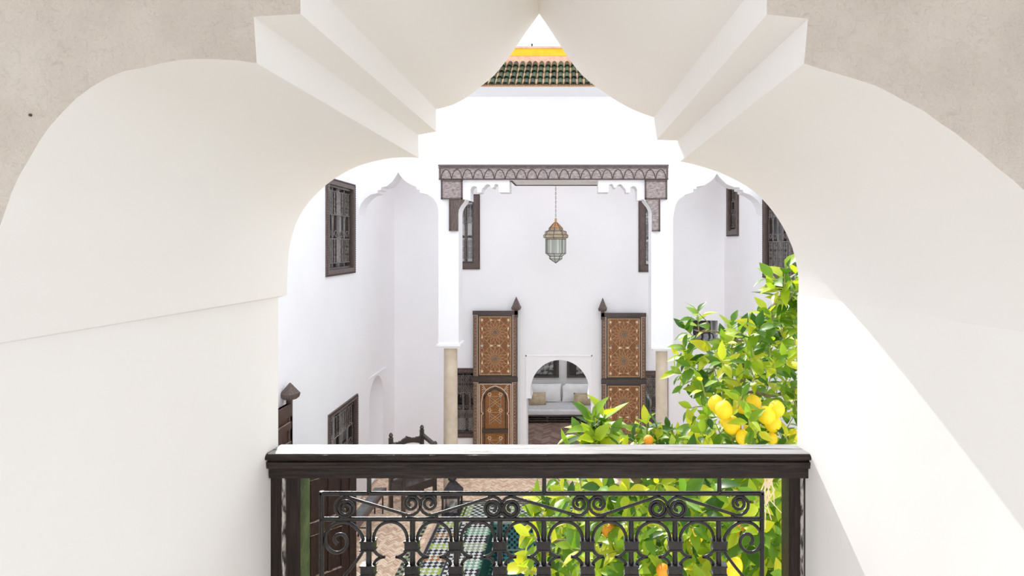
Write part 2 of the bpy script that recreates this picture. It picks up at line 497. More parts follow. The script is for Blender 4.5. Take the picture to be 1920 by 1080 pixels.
mb.prism([(DB, 0), (D2+.1, 0), (D2+.1, ROOF), (DB, ROOF)], [rect(*WR1), rect(*WR2)],
         (RX(0), 0, 0), Vector((RSK, 1, 0)), Z3, (.42, 0, 0))
tag(mb.build('wall_right', M['white']), 'tall white courtyard side wall behind the lemon tree', 'wall', kind='structure')

# back wall of the gallery opposite
bp = lambda px, py: P2(px, py, D2)
def arcpts(cx, cy, rx, ry, a0, a1, n):
    return [(cx+rx*math.cos(R(a0+(a1-a0)*i/n)), cy-ry*math.sin(R(a0+(a1-a0)*i/n))) for i in range(n+1)]
BWL = (*bp(845, 505)[:1], bp(900, 505)[0], bp(0, 505)[1], H+1.1)      # upper windows x0,x1,z0,z1
BWR = (bp(1197, 510)[0], bp(1252, 510)[0], bp(0, 510)[1], H+1.1)
BLL = (bp(846, 0)[0], bp(903, 0)[0], bp(0, 820)[1], bp(0, 690)[1])
BLR = (bp(1199, 0)[0], bp(1252.5, 0)[0], bp(0, 822)[1], bp(0, 695)[1])
FLB = CY + H*F/D2
door_px = [(987, FLB-.5), (987, 747), (994.5, 747)] + arcpts(1049.5, 733, 55, 58, 195, -15, 24) + [(1104.5, 747), (1109, 747), (1109, FLB-.5)]
door_hole = [bp(*p) for p in door_px]
niche_hole = [bp(1299, 642), bp(1346, 642), bp(1346, 601), bp(1299, 601)]
mb = MB()
mb.prism([(-4.6, 0), (4.3, 0), (4.3, ROOF+.1), (-4.6, ROOF+.1)],
         [rect(*BWL), rect(*BWR), rect(*BLL), rect(*BLR), door_hole, niche_hole], (0, D2, 0), X3, Z3, (0, .55, 0))
wb = mb.build('wall_back', M['white'])
tag(wb, 'white back wall of the open gallery with a horseshoe doorway and four grilled windows', 'wall', kind='structure')
mb = MB()
mb.box((niche_hole[0][0]-.05, D2+.5, niche_hole[0][1]-.05), (niche_hole[1][0]+.05, D2+.56, niche_hole[2][1]+.05))
# shallow frame round the doorway: thin raised band
fr = [bp(986.5,747), bp(986.5,667), bp(1109.5,667), bp(1109.5,747)]
for a, b in ((fr[0], fr[1]), (fr[1], fr[2]), (fr[2], fr[3])):
    w = .012
    mb.box((min(a[0],b[0])-w, D2-.014, min(a[1],b[1])-w), (max(a[0],b[0])+w, D2+.002, max(a[1],b[1])+w))
mb.build('alcove_surround', M['white'], wb)

# floor of the courtyard with the basin left open
PX0, PX1, PY0, PY1 = -1.70, 2.6, 4.4, 9.96
mb = MB()
mb.prism([(-4.6,.9),(4.3,.9),(4.3,D2+.3),(-4.6,D2+.3)], [[(PX0,PY0),(PX1,PY0),(PX1,PY1),(PX0,PY1)]], (0,0,-.02), X3, Y3, (0,0,-.3))
fl = mb.build('floor_courtyard', M['joint'])
tag(fl, 'tan pink brick courtyard floor around a tiled basin', 'floor', kind='structure')
def herring(mbx, x0, x1, y0, y1, wd, nL, z0, h, inside, ang=45, gap=.06):
    ca, sa = math.cos(R(ang)), math.sin(R(ang))
    cx, cy = (x0+x1)/2, (y0+y1)/2
    rr = int(max(x1-x0, y1-y0)/wd) + nL
    rg = random.Random(5)
    for i in range(-rr, rr):
        for j in range(-rr, rr):
            k = (i-j) % (2*nL)
            if k == 0: a, b, c, d = i, j, i+nL, j+1
            elif k == 2*nL-1: a, b, c, d = i, j, i+1, j+nL
            else: continue
            mx, my = (a+c)/2*wd, (b+d)/2*wd
            wx, wy = cx + mx*ca - my*sa, cy + mx*sa + my*ca
            if not (x0 < wx < x1 and y0 < wy < y1) or not inside(wx, wy): continue
            q = []
            for ux, uy in ((a+gap,b+gap),(c-gap,b+gap),(c-gap,d-gap),(a+gap,d-gap)):
                q.append((cx+(ux*ca-uy*sa)*wd, cy+(ux*sa+uy*ca)*wd))
            hh = h + rg.uniform(0, h*.35)
            mbx.add([(p[0],p[1],z0) for p in q]+[(p[0],p[1],z0+hh) for p in q],
                    [(4,5,6,7),(0,1,5,4),(1,2,6,5),(2,3,7,6),(3,0,4,7)])
mb = MB()
def court_ok(x, y):
    if PX0-.62 < x and 3.9 < y < 10.78: return False
    return LX(y)+.03 < x < 1.6
herring(mb, -3.95, 1.6, 7.6, 12.4, .036, 3, -.02, .018, court_ok)
tag(mb.build('paving_brick', M['bejmat'], fl, fix=False), kind='stuff')

# room behind the horseshoe doorway
RY0, RY1, RX0, RX1, RZ = D2+.55, 16.5, -2.3, 1.9, 3.1
mb = MB()
mb.box((RX0-.2, RY0, 0), (RX0, RY1+.2, RZ)); mb.box((RX1, RY0, 0), (RX1+.2, RY1+.2, RZ)); mb.box((RX0-.2, RY1, 0), (RX1+.2, RY1+.2, RZ))
tag(mb.build('wall_room', M['roomwall']), 'pale walls of the small salon beyond the horseshoe doorway', 'wall', kind='structure')
mb = MB(); mb.prism(rect(RX0-.2, RX1+.2, RY0, RY1+.2), [rect(-1.6, 1.2, 14.1, 16.0)], (0,0,RZ), X3, Y3, (0,0,.15))  # roof opening added out of view to light the salon
tag(mb.build('ceiling_room', M['roomwall']), 'salon ceiling with an unseen roof opening added for light', 'ceiling', kind='structure')
mb = MB(); mb.box((RX0-.2, D2+.3, -.3), (RX1+.2, RY1+.2, -.012))
fr_ = mb.build('floor_room', M['roomjoint'])
tag(fr_, 'brown patterned tile floor of the salon beyond the horseshoe doorway', 'floor', kind='structure')
mb = MB(); herring(mb, -1.6, 1.1, D2+.02, 16.3, .075, 4, -.014, .014, lambda x, y: True)
tag(mb.build('floor_tile', M['roomtile'], fr_, fix=False), kind='stuff')

# ------------------------------------------------------------------ arcaded facade opposite
fp = lambda px, py: P2(px, py, D1)
archL = [(822,396),(821,388),(818,380),(812,371),(802,365),(793,362.5),(787,361.5),(787,356.5),(781,355.5),(781,350),(770,346),(757.5,337.5),(750,329),(746.7,322.5),
         (742.5,330),(735,341),(725,349),(715,351),(714,356),(708,357),(708,362),(695,365),(685,372),(677,382),(673,393),(671.5,405)]
archR = [(1262,408),(1264,397),(1266,385),(1272,374),(1285,365),(1300,360),(1300,354.5),(1306,354),(1306,350),(1320,347.5),(1332,340),(1340,332.5),(1344,325),
         (1350,333),(1362,345),(1377,351),(1387,351.5),(1387.5,356),(1393,356.5),(1394,361),(1407,365.5),(1420,375),(1428,388),(1432,408)]
mb = MB()
fn = lambda pts: mb.prism([fp(*p) for p in pts], [], (0,D1,0), X3, Z3, (0,TH,0))
fn([(660,288),(822,288)] + archL + [(660,405)])
fn([(1262,288),(1446,288),(1446,408)] + archR[::-1])
pilL = [(822,337),(868.5,337),(868.5,374),(873,374),(871,379),(865,386.5),(861,394),(860,402),(860,645),(822,645)]
pilR = [(1262,337),(1208,337),(1208,376),(1211,380),(1217,387.5),(1220.5,395),(1221,403),(1221,650),(1262,650)]
fn(pilL); fn(pilR)
fn([(822,178),(1262,178),(1262,288),(1262,337),(822,337),(822,288)])
wa = mb.build('wall_arcade', M['white'], smooth=30)
tag(wa, 'white arcaded facade opposite with two lobed side arches and a tall central bay', 'wall', kind='structure')
# lobed plaster brackets
def bracket(flip, label):
    pts = [(868.5,337),(955,337),(955,360.4),(935.5,360.4),(935.5,351),(934,346.5),(930,344.5),(927,346),(925.5,350.5),(923.5,352),(921,351.5),(918.5,347),(914,345),(910,346.5),(907,351),(904,353),(902.5,357),(902,361),
           (895,361),(895,355),(893.5,350.5),(889,348.3),(884,350.5),(881.5,356),(881.5,376),(873,374),(868.5,374)]
    if flip: pts = [(2*1038.2-x, y) for x, y in pts][::-1]
    mb = MB(); mb.prism([fp(*p) for p in pts], [], (0,D1+.01,0), X3, Z3, (0,TH-.02,0))
    b = mb.build('plaster_bracket', M['white'])
    tag(b, label, 'bracket', 'lobed brackets under the carved beam', 'structure')
bracket(False, 'white scalloped plaster bracket under the carved beam beside the arched doorway wall side')
bracket(True, 'white scalloped plaster bracket under the carved beam on the lemon tree side')
# roofs of the gallery bays and the tall centre
mb = MB()
mb.prism(rect(-4.6, 4.3, D1+TH, D2+.3), [rect(-3.6, 3.2, 11.32, 11.98)], (0,0,ROOF), X3, Y3, (0,0,.15))  # long slot added out of view to brighten the back wall
tag(mb.build('ceiling_arcade', M['white']), 'white ceiling slab of the gallery opposite with a long slot added for light', 'ceiling', kind='structure')
mb = MB()
for px in (823, 1252):
    x = fp(px, 0)[0]
    mb.box((x, D1+TH, ROOF+.15), (x+.07, D1+TH+.5, H+3.2))
tag(mb.build('wall_parapet', M['white']), 'short returns behind the raised central parapet', 'wall', kind='structure')

# columns
def column(cx, x0, x1, ytop, label):
    c = U(cx, 650, D1+.19); base = (c.x, c.y, 0)
    t = thing('column', label, 'column', base, 'marble columns of the gallery opposite')
    r = (x1-x0)/2*(D1+.05)/F
    ztop = zat(ytop+8, D1)
    mb = MB(); mb.lathe([(r*1.04,.12),(r*1.03,.6),(r,1.4),(r*.96,ztop-.02),(r*1.0,ztop-.02),(r*1.0,ztop)], base, 28)
    mb.build('shaft', M['stone'], t, smooth=30)
    mb = MB(); mb.lathe([(r*1.35,0),(r*1.35,.04),(r*1.25,.07),(r*1.12,.09),(r*1.08,.12)], base, 28); mb.build('foot', M['stone'], t, smooth=30)
    mb = MB()
    zt = zat(ytop, D1)
    hw = .22
    mb.box((c.x-hw, c.y-hw+.01, zt-.045), (c.x+hw, c.y+hw-.01, zt))
    mb.box((c.x-hw+.035, c.y-hw+.045, zt-.085), (c.x+hw-.035, c.y+hw-.045, zt-.045))
    mb.build('capital', M['white'], t)
column(845, 836, 862, 645, 'cream marble column rising behind the floor lantern')
column(1240.5, 1225, 1248, 650, 'cream marble column partly hidden by the lemon tree')

# carved beam
t = thing('carved_beam', 'dark carved wooden beam with a row of small pointed arches', 'beam', U(1038, 337, D1-.05))
x0, z1 = fp(824, 311); x1, z0 = fp(1252, 337)
mb = MB(); mb.box((x0, D1-.05, z0), (x1, D1+.02, z1)); mb.build('board', M['greywood'], t)
mb = MB(); mb.box((x0-.005, D1-.085, z1-.018), (x1+.005, D1+.02, z1+.012)); mb.box((x0-.005, D1-.07, z1-.05), (x1+.005, D1-.045, z1-.035))
mb.build('top_moulding', M['brownwood'], t)
mb = MB(); mb.box((x0, D1-.062, z0-.004), (x1, D1-.045, z0+.014)); mb.build('bottom_moulding', M['groove'], t)
mb = MB()
for xx in (x0+.012, x1-.03): mb.box((xx, D1-.06, z0+.01), (xx+.022, D1-.045, z1-.05))
mb.build('end_strip', M['brownwood'], t)
bead = MB(); bead.box((-.008,-.006,-.008),(.008,.004,.008))
beadme = bead.build('tmp', M['groove']).data
bpy.data.objects.remove(bpy.data.objects['tmp'])
pitch = (x1-x0-.07)/21
aw = pitch*.94
prof = []
for i in range(13):
    q = i/12
    hgt = (math.sin(q*math.pi/2)**.75)
    prof.append((-.5*aw + .42*aw*q + .06*aw*math.sin(q*6*math.pi)*.25, hgt))
archp = [(-.5*aw, -.12)] + prof + [(0, 1.08)] + [(-p[0], p[1]) for p in reversed(prof)] + [(.5*aw, -.12)]
ah = (z1-z0)*.55
m_arch = MB()
pr = [Vector((p[0], 0, p[1]*ah)) for p in archp]
for a, b in zip(pr, pr[1:]):
    dvec = (b-a); nn = Vector((-dvec.z, 0, dvec.x)).normalized()*.007
    m_arch.obox(a-nn-Vector((0,.006,0)), b-a, nn*2, (0,.01,0))
ame = m_arch.build('tmp', M['groove']).data
bpy.data.objects.remove(bpy.data.objects['tmp'])
for k in range(21):
    xc = x0+.035+pitch*(k+.5)
    inst('carved_arch', ame, t, (xc, D1-.05, z0+.035))
# soffit boards under the beam
mb = MB()
xa, xb = fp(957, 337)[0], fp(1128, 337)[0]
zz = fp(0, 337)[1]-.012
mb.prism([(xa, D1+.03), (xb, D1+.03), (xb, D1+.92), (xa, D1+.92)], [], (0,0,zz), X3, Y3, (0,0,.03))
s_ = mb.build('soffit_board', M['palewood'], t)
mb = MB()
mb.box((xa, D1+.86, zz-.012), (xb, D1+.92, zz)); mb.box((xa, D1+.03, zz-.012), (xa+.03, D1+.92, zz)); mb.box((xb-.03, D1+.03, zz-.012), (xb, D1+.92, zz))
mb.build('soffit_edge', M['groove'], t)
# stepped corbel blocks at both ends
def corbel(pts, label, stripe_side):
    a = [fp(*p) for p in pts]
    xs = [p[0] for p in a]; zs = [p[1] for p in a]
    t = thing('corbel_block', label, 'corbel', (sum(xs)/len(xs), D1-.04, min(zs)), 'stepped wooden corbels under the beam')
    mb = MB(); mb.prism(a, [], (0, D1-.045, 0), X3, Z3, (0, .047, 0)); mb.build('block', M['greywood'] if stripe_side < 2 else M['brownwood'], t)
    xa, xb, za, zb = min(xs), max(xs), min(zs), max(zs)
    mb = MB()
    if len(pts) == 4:
        for (p, q) in (((xa,za),(xa+.025,zb)), ((xb-.025,za),(xb,zb)), ((xa,za),(xb,za+.025)), ((xa,zb-.025),(xb,zb))):
            mb.box((p[0], D1-.06, p[1]), (q[0], D1-.044, q[1]))
    else:
        outer = xa if pts[0][0] < 1038 else xb-.025
        mb.box((outer, D1-.06, za), (outer+.025, D1-.044, zb))
        ob = [p for p in a if p[1] < za+.01]
        mb.box((min(p[0] for p in ob), D1-.06, za), (max(p[0] for p in ob), D1-.044, za+.025))
    mb.build('border_moulding', M['brownwood'], t)
    mb = MB()
    k = int((zb-za)/.035)
    for xx in ((xa+.012, xb-.012) if len(pts) == 4 else ((xa+.012,) if pts[0][0] < 1038 else (xb-.012,))):
        for i in range(k):
            mb.box((xx-.007, D1-.068, za+.02+i*.035), (xx+.007, D1-.058, za+.035+i*.035))
    o = mb.build('bead', M['groove'], t); o['kind'] = 'stuff'
corbel([(828,338),(868,338),(868,374),(828,374)], 'upper square wooden corbel block at the beam end by the arched doorway', 0)
corbel([(1208.5,338),(1250,338),(1250,374),(1208.5,374)], 'upper square wooden corbel block at the beam end by the lemon tree', 0)
corbel([(843,374.5),(872,374.5),(870,379),(864,386.5),(860,394),(859.5,402),(859.5,433),(843,433)], 'lower curved wooden corbel under the square block by the arched doorway', 2)
corbel([(1237,374.5),(1210,374.5),(1212,380),(1218,387.5),(1221.5,395),(1222,403),(1222,434),(1237,434)], 'lower curved wooden corbel under the square block by the lemon tree', 0)

# eave of green tiles over the centre
ex0, ex1 = fp(806, 0)[0]-.35, fp(1262, 0)[0]+.35
t = thing('tiled_eave', 'green glazed barrel tile roof edge with salmon and yellow bands above', 'roof', (fp(1011,0)[0], 10.4, H+2.7))
mb = MB(); mb.box((ex0, 10.12, H+2.70), (ex1, D1+.02, H+2.735)); mb.build('eave_soffit', M['white'], t)
mb = MB(); mb.box((ex0, 10.085, H+2.699), (ex1, 10.12, H+2.712)); mb.build('eave_edge', M['mortar'], t)
e0, e1 = Vector((0, 10.065, H+2.702)), Vector((0, 10.95, H+3.37))
sl = (e1-e0)
mb = MB(); mb.obox((ex0, e0.y, e0.z), (ex1-ex0,0,0), sl, (0,.02,-.0)); mb.prism([(10.09,H+2.735),(11.0,H+2.735),(11.0,H+3.37),(10.95,H+3.37)], [], (ex0,0,0), Y3, Z3, (ex1-ex0,0,0))
mb.build('mortar_bed', M['mortar'], t)
nrow = 4; tl = sl.length/nrow*1.12
bt = MB()
prof_n = 7
for k in range(2):
    pass
vs = []; fs = []
for i, (yy, r_) in enumerate(((0,.053),(tl,.036))):
    for k in range(prof_n):
        w = math.pi*k/(prof_n-1)
        vs.append((r_*math.cos(w), yy, r_*1.0*math.sin(w)))
for k in range(prof_n):
    w = math.pi*k/(prof_n-1)
    vs.append((.040*math.cos(w), 0, .040*math.sin(w)))
for k in range(prof_n-1):
    fs.append((k, k+1, prof_n+k+1, prof_n+k)); fs.append((k+1, k, 2*prof_n+k, 2*prof_n+k+1))
bt.add(vs, fs)
bt_o = bt.build('tmp', M['gtile'], smooth=60); bt_me = bt_o.data; bpy.data.objects.remove(bt_o)
pitchx = .1175
ncol = int((ex1-ex0)/pitchx)
ang = math.atan2(sl.z, sl.y)
for c in range(ncol):
    for r_ in range(nrow):
        p = e0 + sl*(r_/nrow) + Vector((0,-.012,.014))
        xx = ex0 + pitchx*(c+.5) + random.uniform(-.003,.003)
        inst('roof_tile', bt_me, t, (xx, p.y, p.z), (ang-R(3.2), 0, random.uniform(-.03,.03)))
mb = MB(); mb.box((ex0, 10.9, H+3.3), (ex1, 11.05, H+3.48)); mb.box((ex0, 10.88, H+3.615), (ex1, 11.05, H+3.655)); mb.build('salmon_band', M['terra'], t)
mb = MB(); mb.box((ex0, 10.895, H+3.48), (ex1, 11.05, H+3.615)); mb.build('yellow_band', M['yellowp'], t)
mb = MB(); p = U(997.5, 91, 10.95); mb.tube([p+Vector((0,0,-.05)), p+Vector((0,0,.09))], .016, 6); mb.build('roof_spike', M['iron'], t)

# ------------------------------------------------------------------ windows with iron grilles
def spiral2(cx, cy, a0, d, radii, n=10):
    """points of a spiral in the plane: radii per half turn, starting at angle a0 (deg), turning by d"""
    out = []
    segs = len(radii)-1
    for i in range(segs*n+1):
        q = i/n; k = min(int(q), segs-1); f = q-k
        r = radii[k]*(1-f) + radii[k+1]*f
        a = R(a0 + d*180*q)
        out.append((cx + r*math.cos(a), cy + r*math.sin(a)))
    return out
def window(idx, label, O, u, n, w, h, cols, rows, frame=.085, curtains=(), arch_mid=True, thick=.01):
    """O: lower corner on the wall face, u along the wall, n out into the courtyard"""
    u, n = Vector(u).normalized(), Vector(n).normalized()
    O = Vector(O)
    t = thing('window_%d' % idx, label, 'window', O + u*w/2, None, 'structure')
    Q = lambda s, z, o=0: O + u*s + Z3*z + n*o
    mb = MB()
    for (a, b, c, d) in ((0,0,w,frame),(0,h-frame,w,h),(0,frame,frame,h-frame),(w-frame,frame,w,h-frame)):
        mb.obox(Q(a, b, -.13), u*(c-a), Z3*(d-b), n*.16)
    mb.build('frame', M['brownwood'], t)
    mb = MB()
    i2 = frame+.035
    for (a, b, c, d) in ((frame,frame,w-frame,i2),(frame,h-i2,w-frame,h-frame),(frame,i2,i2,h-i2),(w-i2,i2,w-frame,h-i2)):
        mb.obox(Q(a, b, -.12), u*(c-a), Z3*(d-b), n*.11)
    mb.build('inner_frame', M['dark'], t)
    mb = MB()
    bw = .018
    k = int((h)/.04); k2 = int(w/.04)
    for i in range(k):
        for s in (.012, w-.03):
            mb.obox(Q(s, .01+i*.04, .03), u*bw, Z3*.024, n*.008)
    for i in range(k2):
        for z in (.012, h-.03):
            mb.obox(Q(.01+i*.04, z, .03), u*.024, Z3*bw, n*.008)
    o = mb.build('bead_border', M['groove'], t, fix=False); o['kind'] = 'stuff'
    mb = MB(); mb.obox(Q(frame, frame, -.10), u*(w-2*frame), Z3*(h-2*frame), n*.004); mb.build('glass_pane', M['glass'], t)
    mb = MB(); mb.obox(Q(0, 0, -.34), u*w, Z3*h, n*.02); mb.build('dark_backing', M['black'], t)  # black board stands in for the unlit room behind the glass
    mb = MB(); mb.obox(Q(w/2-.03, frame, -.125), u*.06, Z3*(h-2*frame), n*.06); mb.obox(Q(frame, h*.42, -.125), u*(w-2*frame), Z3*.05, n*.05)
    mb.build('sash', M['dark'], t)
    for (a, b, c, d) in curtains:  # pale panels behind the glass imitate white reflections in the panes
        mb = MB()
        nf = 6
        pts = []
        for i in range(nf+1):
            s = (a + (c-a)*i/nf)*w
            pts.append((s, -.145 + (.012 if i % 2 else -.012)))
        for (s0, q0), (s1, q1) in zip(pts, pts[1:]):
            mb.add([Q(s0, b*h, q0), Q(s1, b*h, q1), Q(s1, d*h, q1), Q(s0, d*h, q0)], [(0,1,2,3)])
        mb.build('reflection_panel', M['reflection_panel'], t, fix=False)
    # grille
    mb = MB()
    g0, g1, gz0, gz1 = i2-.01, w-i2+.01, i2-.01, h-i2+.01
    gw, gh = g1-g0, gz1-gz0
    G = lambda s, z: Q(g0+s, gz0+z, -.035)
    for i in range(cols+1): mb.tube([G(gw*i/cols, 0), G(gw*i/cols, gh)], thick*.8, 4)
    zb = [0, .06*gh, .34*gh, .40*gh, .50*gh, .66*gh, .70*gh, .95*gh, gh]
    for z in (0, .06, .36, .66, .95, 1): mb.tube([G(0, gh*z), G(gw, gh*z)], thick*.8, 4)
    cw = gw/cols
    def cell(z0, z1, c0, flip):
        cc = c0 + cw/2; hh = z1-z0; r = min(cw*.42, hh*.25)
        for s in (1, -1):
            for (zc, st) in ((z0+hh*.27, -90), (z0+hh*.73, 90)):
                p = spiral2(0, 0, st, (1 if st < 0 else -1), [r, r*.9, r*.55, r*.3], 6)
                mb.tube([G(cc + s*(x*.55 + cw*.17), zc+z) for x, z in p], thick*.55, 4, cap=False)
    for c in range(cols):
        for (za, zc, nn) in ((.06,.36,rows),(.66,.95,rows)):
            for r_ in range(nn):
                cell(gh*(za+(zc-za)*r_/nn), gh*(za+(zc-za)*(r_+1)/nn), cw*c, r_ % 2)
        # tall arches between
        p = [(cw*.12, gh*.38)] + [(cw*.5-cw*.38*math.cos(R(a)), gh*.60+cw*.42*math.sin(R(a))) for a in range(0, 181, 30)] + [(cw*.88, gh*.38)]
        mb.tube([G(cw*c+x, z) for x, z in p], thick*.6, 4, cap=False)
        p = spiral2(cw*.5, gh*.42, 0, 1, [cw*.26, cw*.2, cw*.1], 6)
        mb.tube([G(cw*c+x, z) for x, z in p], thick*.6, 4, cap=False)
    mb.build('grille', M['grille'], t, smooth=40, fix=False)
    return t
def wall_window(idx, label, win, wallx, sk, n, **k):
    d0, d1, z0, z1 = win
    O = Vector((wallx(d0), d0, z0))
    return window(idx, label, O, Vector((sk, 1, 0)), n, (d1-d0)*math.sqrt(1+sk*sk), z1-z0, **k)
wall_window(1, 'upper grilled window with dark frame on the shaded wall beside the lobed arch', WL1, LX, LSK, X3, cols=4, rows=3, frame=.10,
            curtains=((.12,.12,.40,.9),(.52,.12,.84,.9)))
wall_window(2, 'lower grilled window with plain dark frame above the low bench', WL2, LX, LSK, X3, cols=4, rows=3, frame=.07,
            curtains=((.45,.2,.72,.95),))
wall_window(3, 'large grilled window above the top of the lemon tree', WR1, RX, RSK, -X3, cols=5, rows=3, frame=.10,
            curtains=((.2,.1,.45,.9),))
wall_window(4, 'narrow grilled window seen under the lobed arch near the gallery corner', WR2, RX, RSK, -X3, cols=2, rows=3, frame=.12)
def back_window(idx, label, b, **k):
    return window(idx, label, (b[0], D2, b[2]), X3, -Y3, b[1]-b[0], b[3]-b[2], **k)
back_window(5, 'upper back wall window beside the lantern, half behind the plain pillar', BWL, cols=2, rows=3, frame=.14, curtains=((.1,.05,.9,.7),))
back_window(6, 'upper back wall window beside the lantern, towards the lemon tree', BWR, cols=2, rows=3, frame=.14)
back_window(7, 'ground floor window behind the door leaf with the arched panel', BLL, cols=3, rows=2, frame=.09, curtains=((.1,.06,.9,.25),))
back_window(8, 'ground floor window behind the door leaf that the foliage covers', BLR, cols=3, rows=2, frame=.09)

# ------------------------------------------------------------------ painted cedar door leaves on the back wall
DD = D2 - .16
def door_leaf(px0, px1, py0, finial, label, arched):
    base = U((px0+px1)/2, 0, DD); base.z = 0
    t = thing('painted_door_leaf', label, 'door', base, 'tall painted door leaves folded against the back wall')
    s = DD/F
    Q = lambda x, y, o=0: U(x, y, DD-o)
    pyb = CY + (H-.03)*F/DD
    def bx(mb, x0, y0, x1, y1, o0, o1):
        a, b = Q(x0, y1), Q(x1, y0)
        mb.box((a.x, DD-o1, a.z), (b.x, DD-o0, b.z))
    def strip(mb, p, q, w, o):
        a, b = Q(*p), Q(*q); a.y = b.y = DD
        dv = b-a
        if dv.length < 1e-6: return
        nn = Vector((-dv.z, 0, dv.x)).normalized()*w*s*.5
        mb.add([a-nn-Y3*o, b-nn-Y3*o, b+nn-Y3*o, a+nn-Y3*o, a-nn, b-nn, b+nn, a+nn], [(0,1,2,3),(0,4,5,1),(1,5,6,2),(2,6,7,3),(3,7,4,0)])
    def poly(mb, pts, o):
        c = [Q(*p) for p in pts]
        k = len(c)
        mb.add([(p.x, DD-o, p.z) for p in c] + [(p.x, DD, p.z) for p in c], [tuple(range(k))] + [(i, (i+1)%k, (i+1)%k+k, i+k) for i in range(k)])
    mb = MB(); bx(mb, px0, py0, px1, pyb, -.06, 0); mb.build('board', M['darkv'], t)
    w = px1-px0
    ym = py0 + 128
    # painted stiles with pale edge lines
    for xa in (px0+.6, px1-9):
        for ya, yb in ((py0+8, ym-6), (ym+6, pyb)):
            mb = MB(); bx(mb, xa, ya, xa+8, yb, 0, .012); st = mb.build('stile', M['stile'], t)
            mb = MB()
            xi = xa+7.4 if xa < (px0+px1)/2 else xa+.6
            bx(mb, xi-.5, ya, xi+.5, yb, 0, .018); strip(mb, (xa, ya), (xa+8, ya), .8, .018)
            for i in range(int((yb-ya)/6)):
                bx(mb, xa+3.4, ya+3+i*6, xa+4.4, ya+4+i*6, 0, .018)
            mb.build('stile_line', M['strap2'], st)
    mb = MB(); bx(mb, px0-.5, py0-.5, px1+.5, py0+7, 0, .03); mb.build('top_rail', M['dark'], t)
    mb = MB(); bx(mb, px0-1, ym-5, px1+1, ym+5, 0, .035); mb.build('middle_rail', M['dark'], t, bevel=.008)
    ix0, ix1 = px0+12, px1-12
    def rosette(cx, cy, rad, n, lines, petals, dark):
        for k in range(n):
            a = 2*math.pi*k/n; h = math.pi/n
            P = lambda r, b: (cx+rad*r*math.cos(b), cy+rad*r*math.sin(b))
            pts = [P(.30, a), P(.62, a-h*.78), P(.98, a), P(.62, a+h*.78)]
            for i in range(4): strip(lines, pts[i], pts[(i+1)%4], .75, .012)
            poly(petals, [P(.40, a), P(.62, a-h*.42), P(.84, a), P(.62, a+h*.42)], .008)
            strip(lines, P(.14, a), P(.30, a), .6, .011)
        m = 8
        for k in range(m):
            a, b = 2*math.pi*(k+.5)/m, 2*math.pi*(k+1.5)/m
            strip(lines, (cx+rad*1.06*math.cos(a), cy+rad*1.06*math.sin(a)), (cx+rad*1.06*math.cos(b), cy+rad*1.06*math.sin(b)), .8, .012)
            a = 2*math.pi*(k+.5)/m
            strip(lines, (cx+rad*1.06*math.cos(a), cy+rad*1.06*math.sin(a)), (cx+rad*1.38*math.cos(a), cy+rad*1.38*math.sin(a)), .7, .012)
        poly(dark, [(cx+rad*.13*math.cos(k*math.pi/4), cy+rad*.13*math.sin(k*math.pi/4)) for k in range(8)], .014)
    def rosette_panel(x0, y0, x1, y1, nr):
        mb = MB(); bx(mb, x0, y0, x1, y1, 0, .004); p = mb.build('carved_panel', M['panel'], t)
        L_, P_, B_, I_ = MB(), MB(), MB(), MB()
        for a, b in (((x0,y0),(x1,y0)),((x1,y0),(x1,y1)),((x1,y1),(x0,y1)),((x0,y1),(x0,y0))): strip(L_, a, b, 1.2, .014)
        cx = (x0+x1)/2
        ph = (y1-y0-8)/nr
        rad = min(ph*.47, (x1-x0)*.40)
        for r_ in range(nr):
            cy = y0+4+ph*(r_+.5)
            rosette(cx, cy, rad, 16, L_, P_, B_)
            for sx in (-1, 1):
                for sy in (-1, 1):
                    bxx, byy = cx+sx*rad*1.10, cy+sy*rad*.98
                    poly(B_, [(bxx-2.4,byy),(bxx,byy-3),(bxx+2.4,byy),(bxx,byy+3)], .008)
                    for i, j in (((bxx-3.5,byy),(bxx,byy-4)),((bxx,byy-4),(bxx+3.5,byy)),((bxx+3.5,byy),(bxx,byy+4)),((bxx,byy+4),(bxx-3.5,byy))): strip(L_, i, j, .6, .012)
        def chip(x, y, dx, dy):
            if dx: poly(I_, [(x-3.2*dx, y-2), (x+3.6*dx, y), (x-3.2*dx, y+2)], .012)
            elif dy: poly(I_, [(x-2, y-3.2*dy), (x, y+3.4*dy), (x+2, y-3.2*dy)], .012)
            else: poly(I_, [(x-2.1,y-2.1),(x+2.1,y-2.1),(x+2.1,y+2.1),(x-2.1,y+2.1)], .012)
        xl, xr = x0+5, x1-5
        for r_ in range(nr+1):
            yy = y0+6+ (y1-y0-12)*r_/nr
            for xx in (xl, xr): chip(xx, yy, 0, 0)
            chip(cx-6, yy, 1, 0); chip(cx+6, yy, -1, 0)
            if r_ < nr:
                y2 = yy+(y1-y0-12)/nr
                for xx in (xl, xr):
                    chip(xx, yy+(y2-yy)*.36, 0, 1); chip(xx, yy+(y2-yy)*.64, 0, -1)
                    for q in (.18, .5, .82):
                        yq = yy+(y2-yy)*q
                        poly(P_, [(xx-2.6,yq),(xx,yq-4.5),(xx+2.6,yq),(xx,yq+4.5)], .008)
                        for i, j in (((xx-3.4,yq),(xx,yq-5.4)),((xx,yq-5.4),(xx+3.4,yq)),((xx+3.4,yq),(xx,yq+5.4)),((xx,yq+5.4),(xx-3.4,yq))): strip(L_, i, j, .6, .012)
        tag(L_.build('strapwork', M['strap'], p, fix=False), kind='stuff'); tag(P_.build('painted_petal', M['petal'], p, fix=False), kind='stuff')
        tag(B_.build('blue_chip', M['blueish'], p, fix=False), kind='stuff'); tag(I_.build('ivory_inlay', M['ivory'], p, fix=False), kind='stuff')
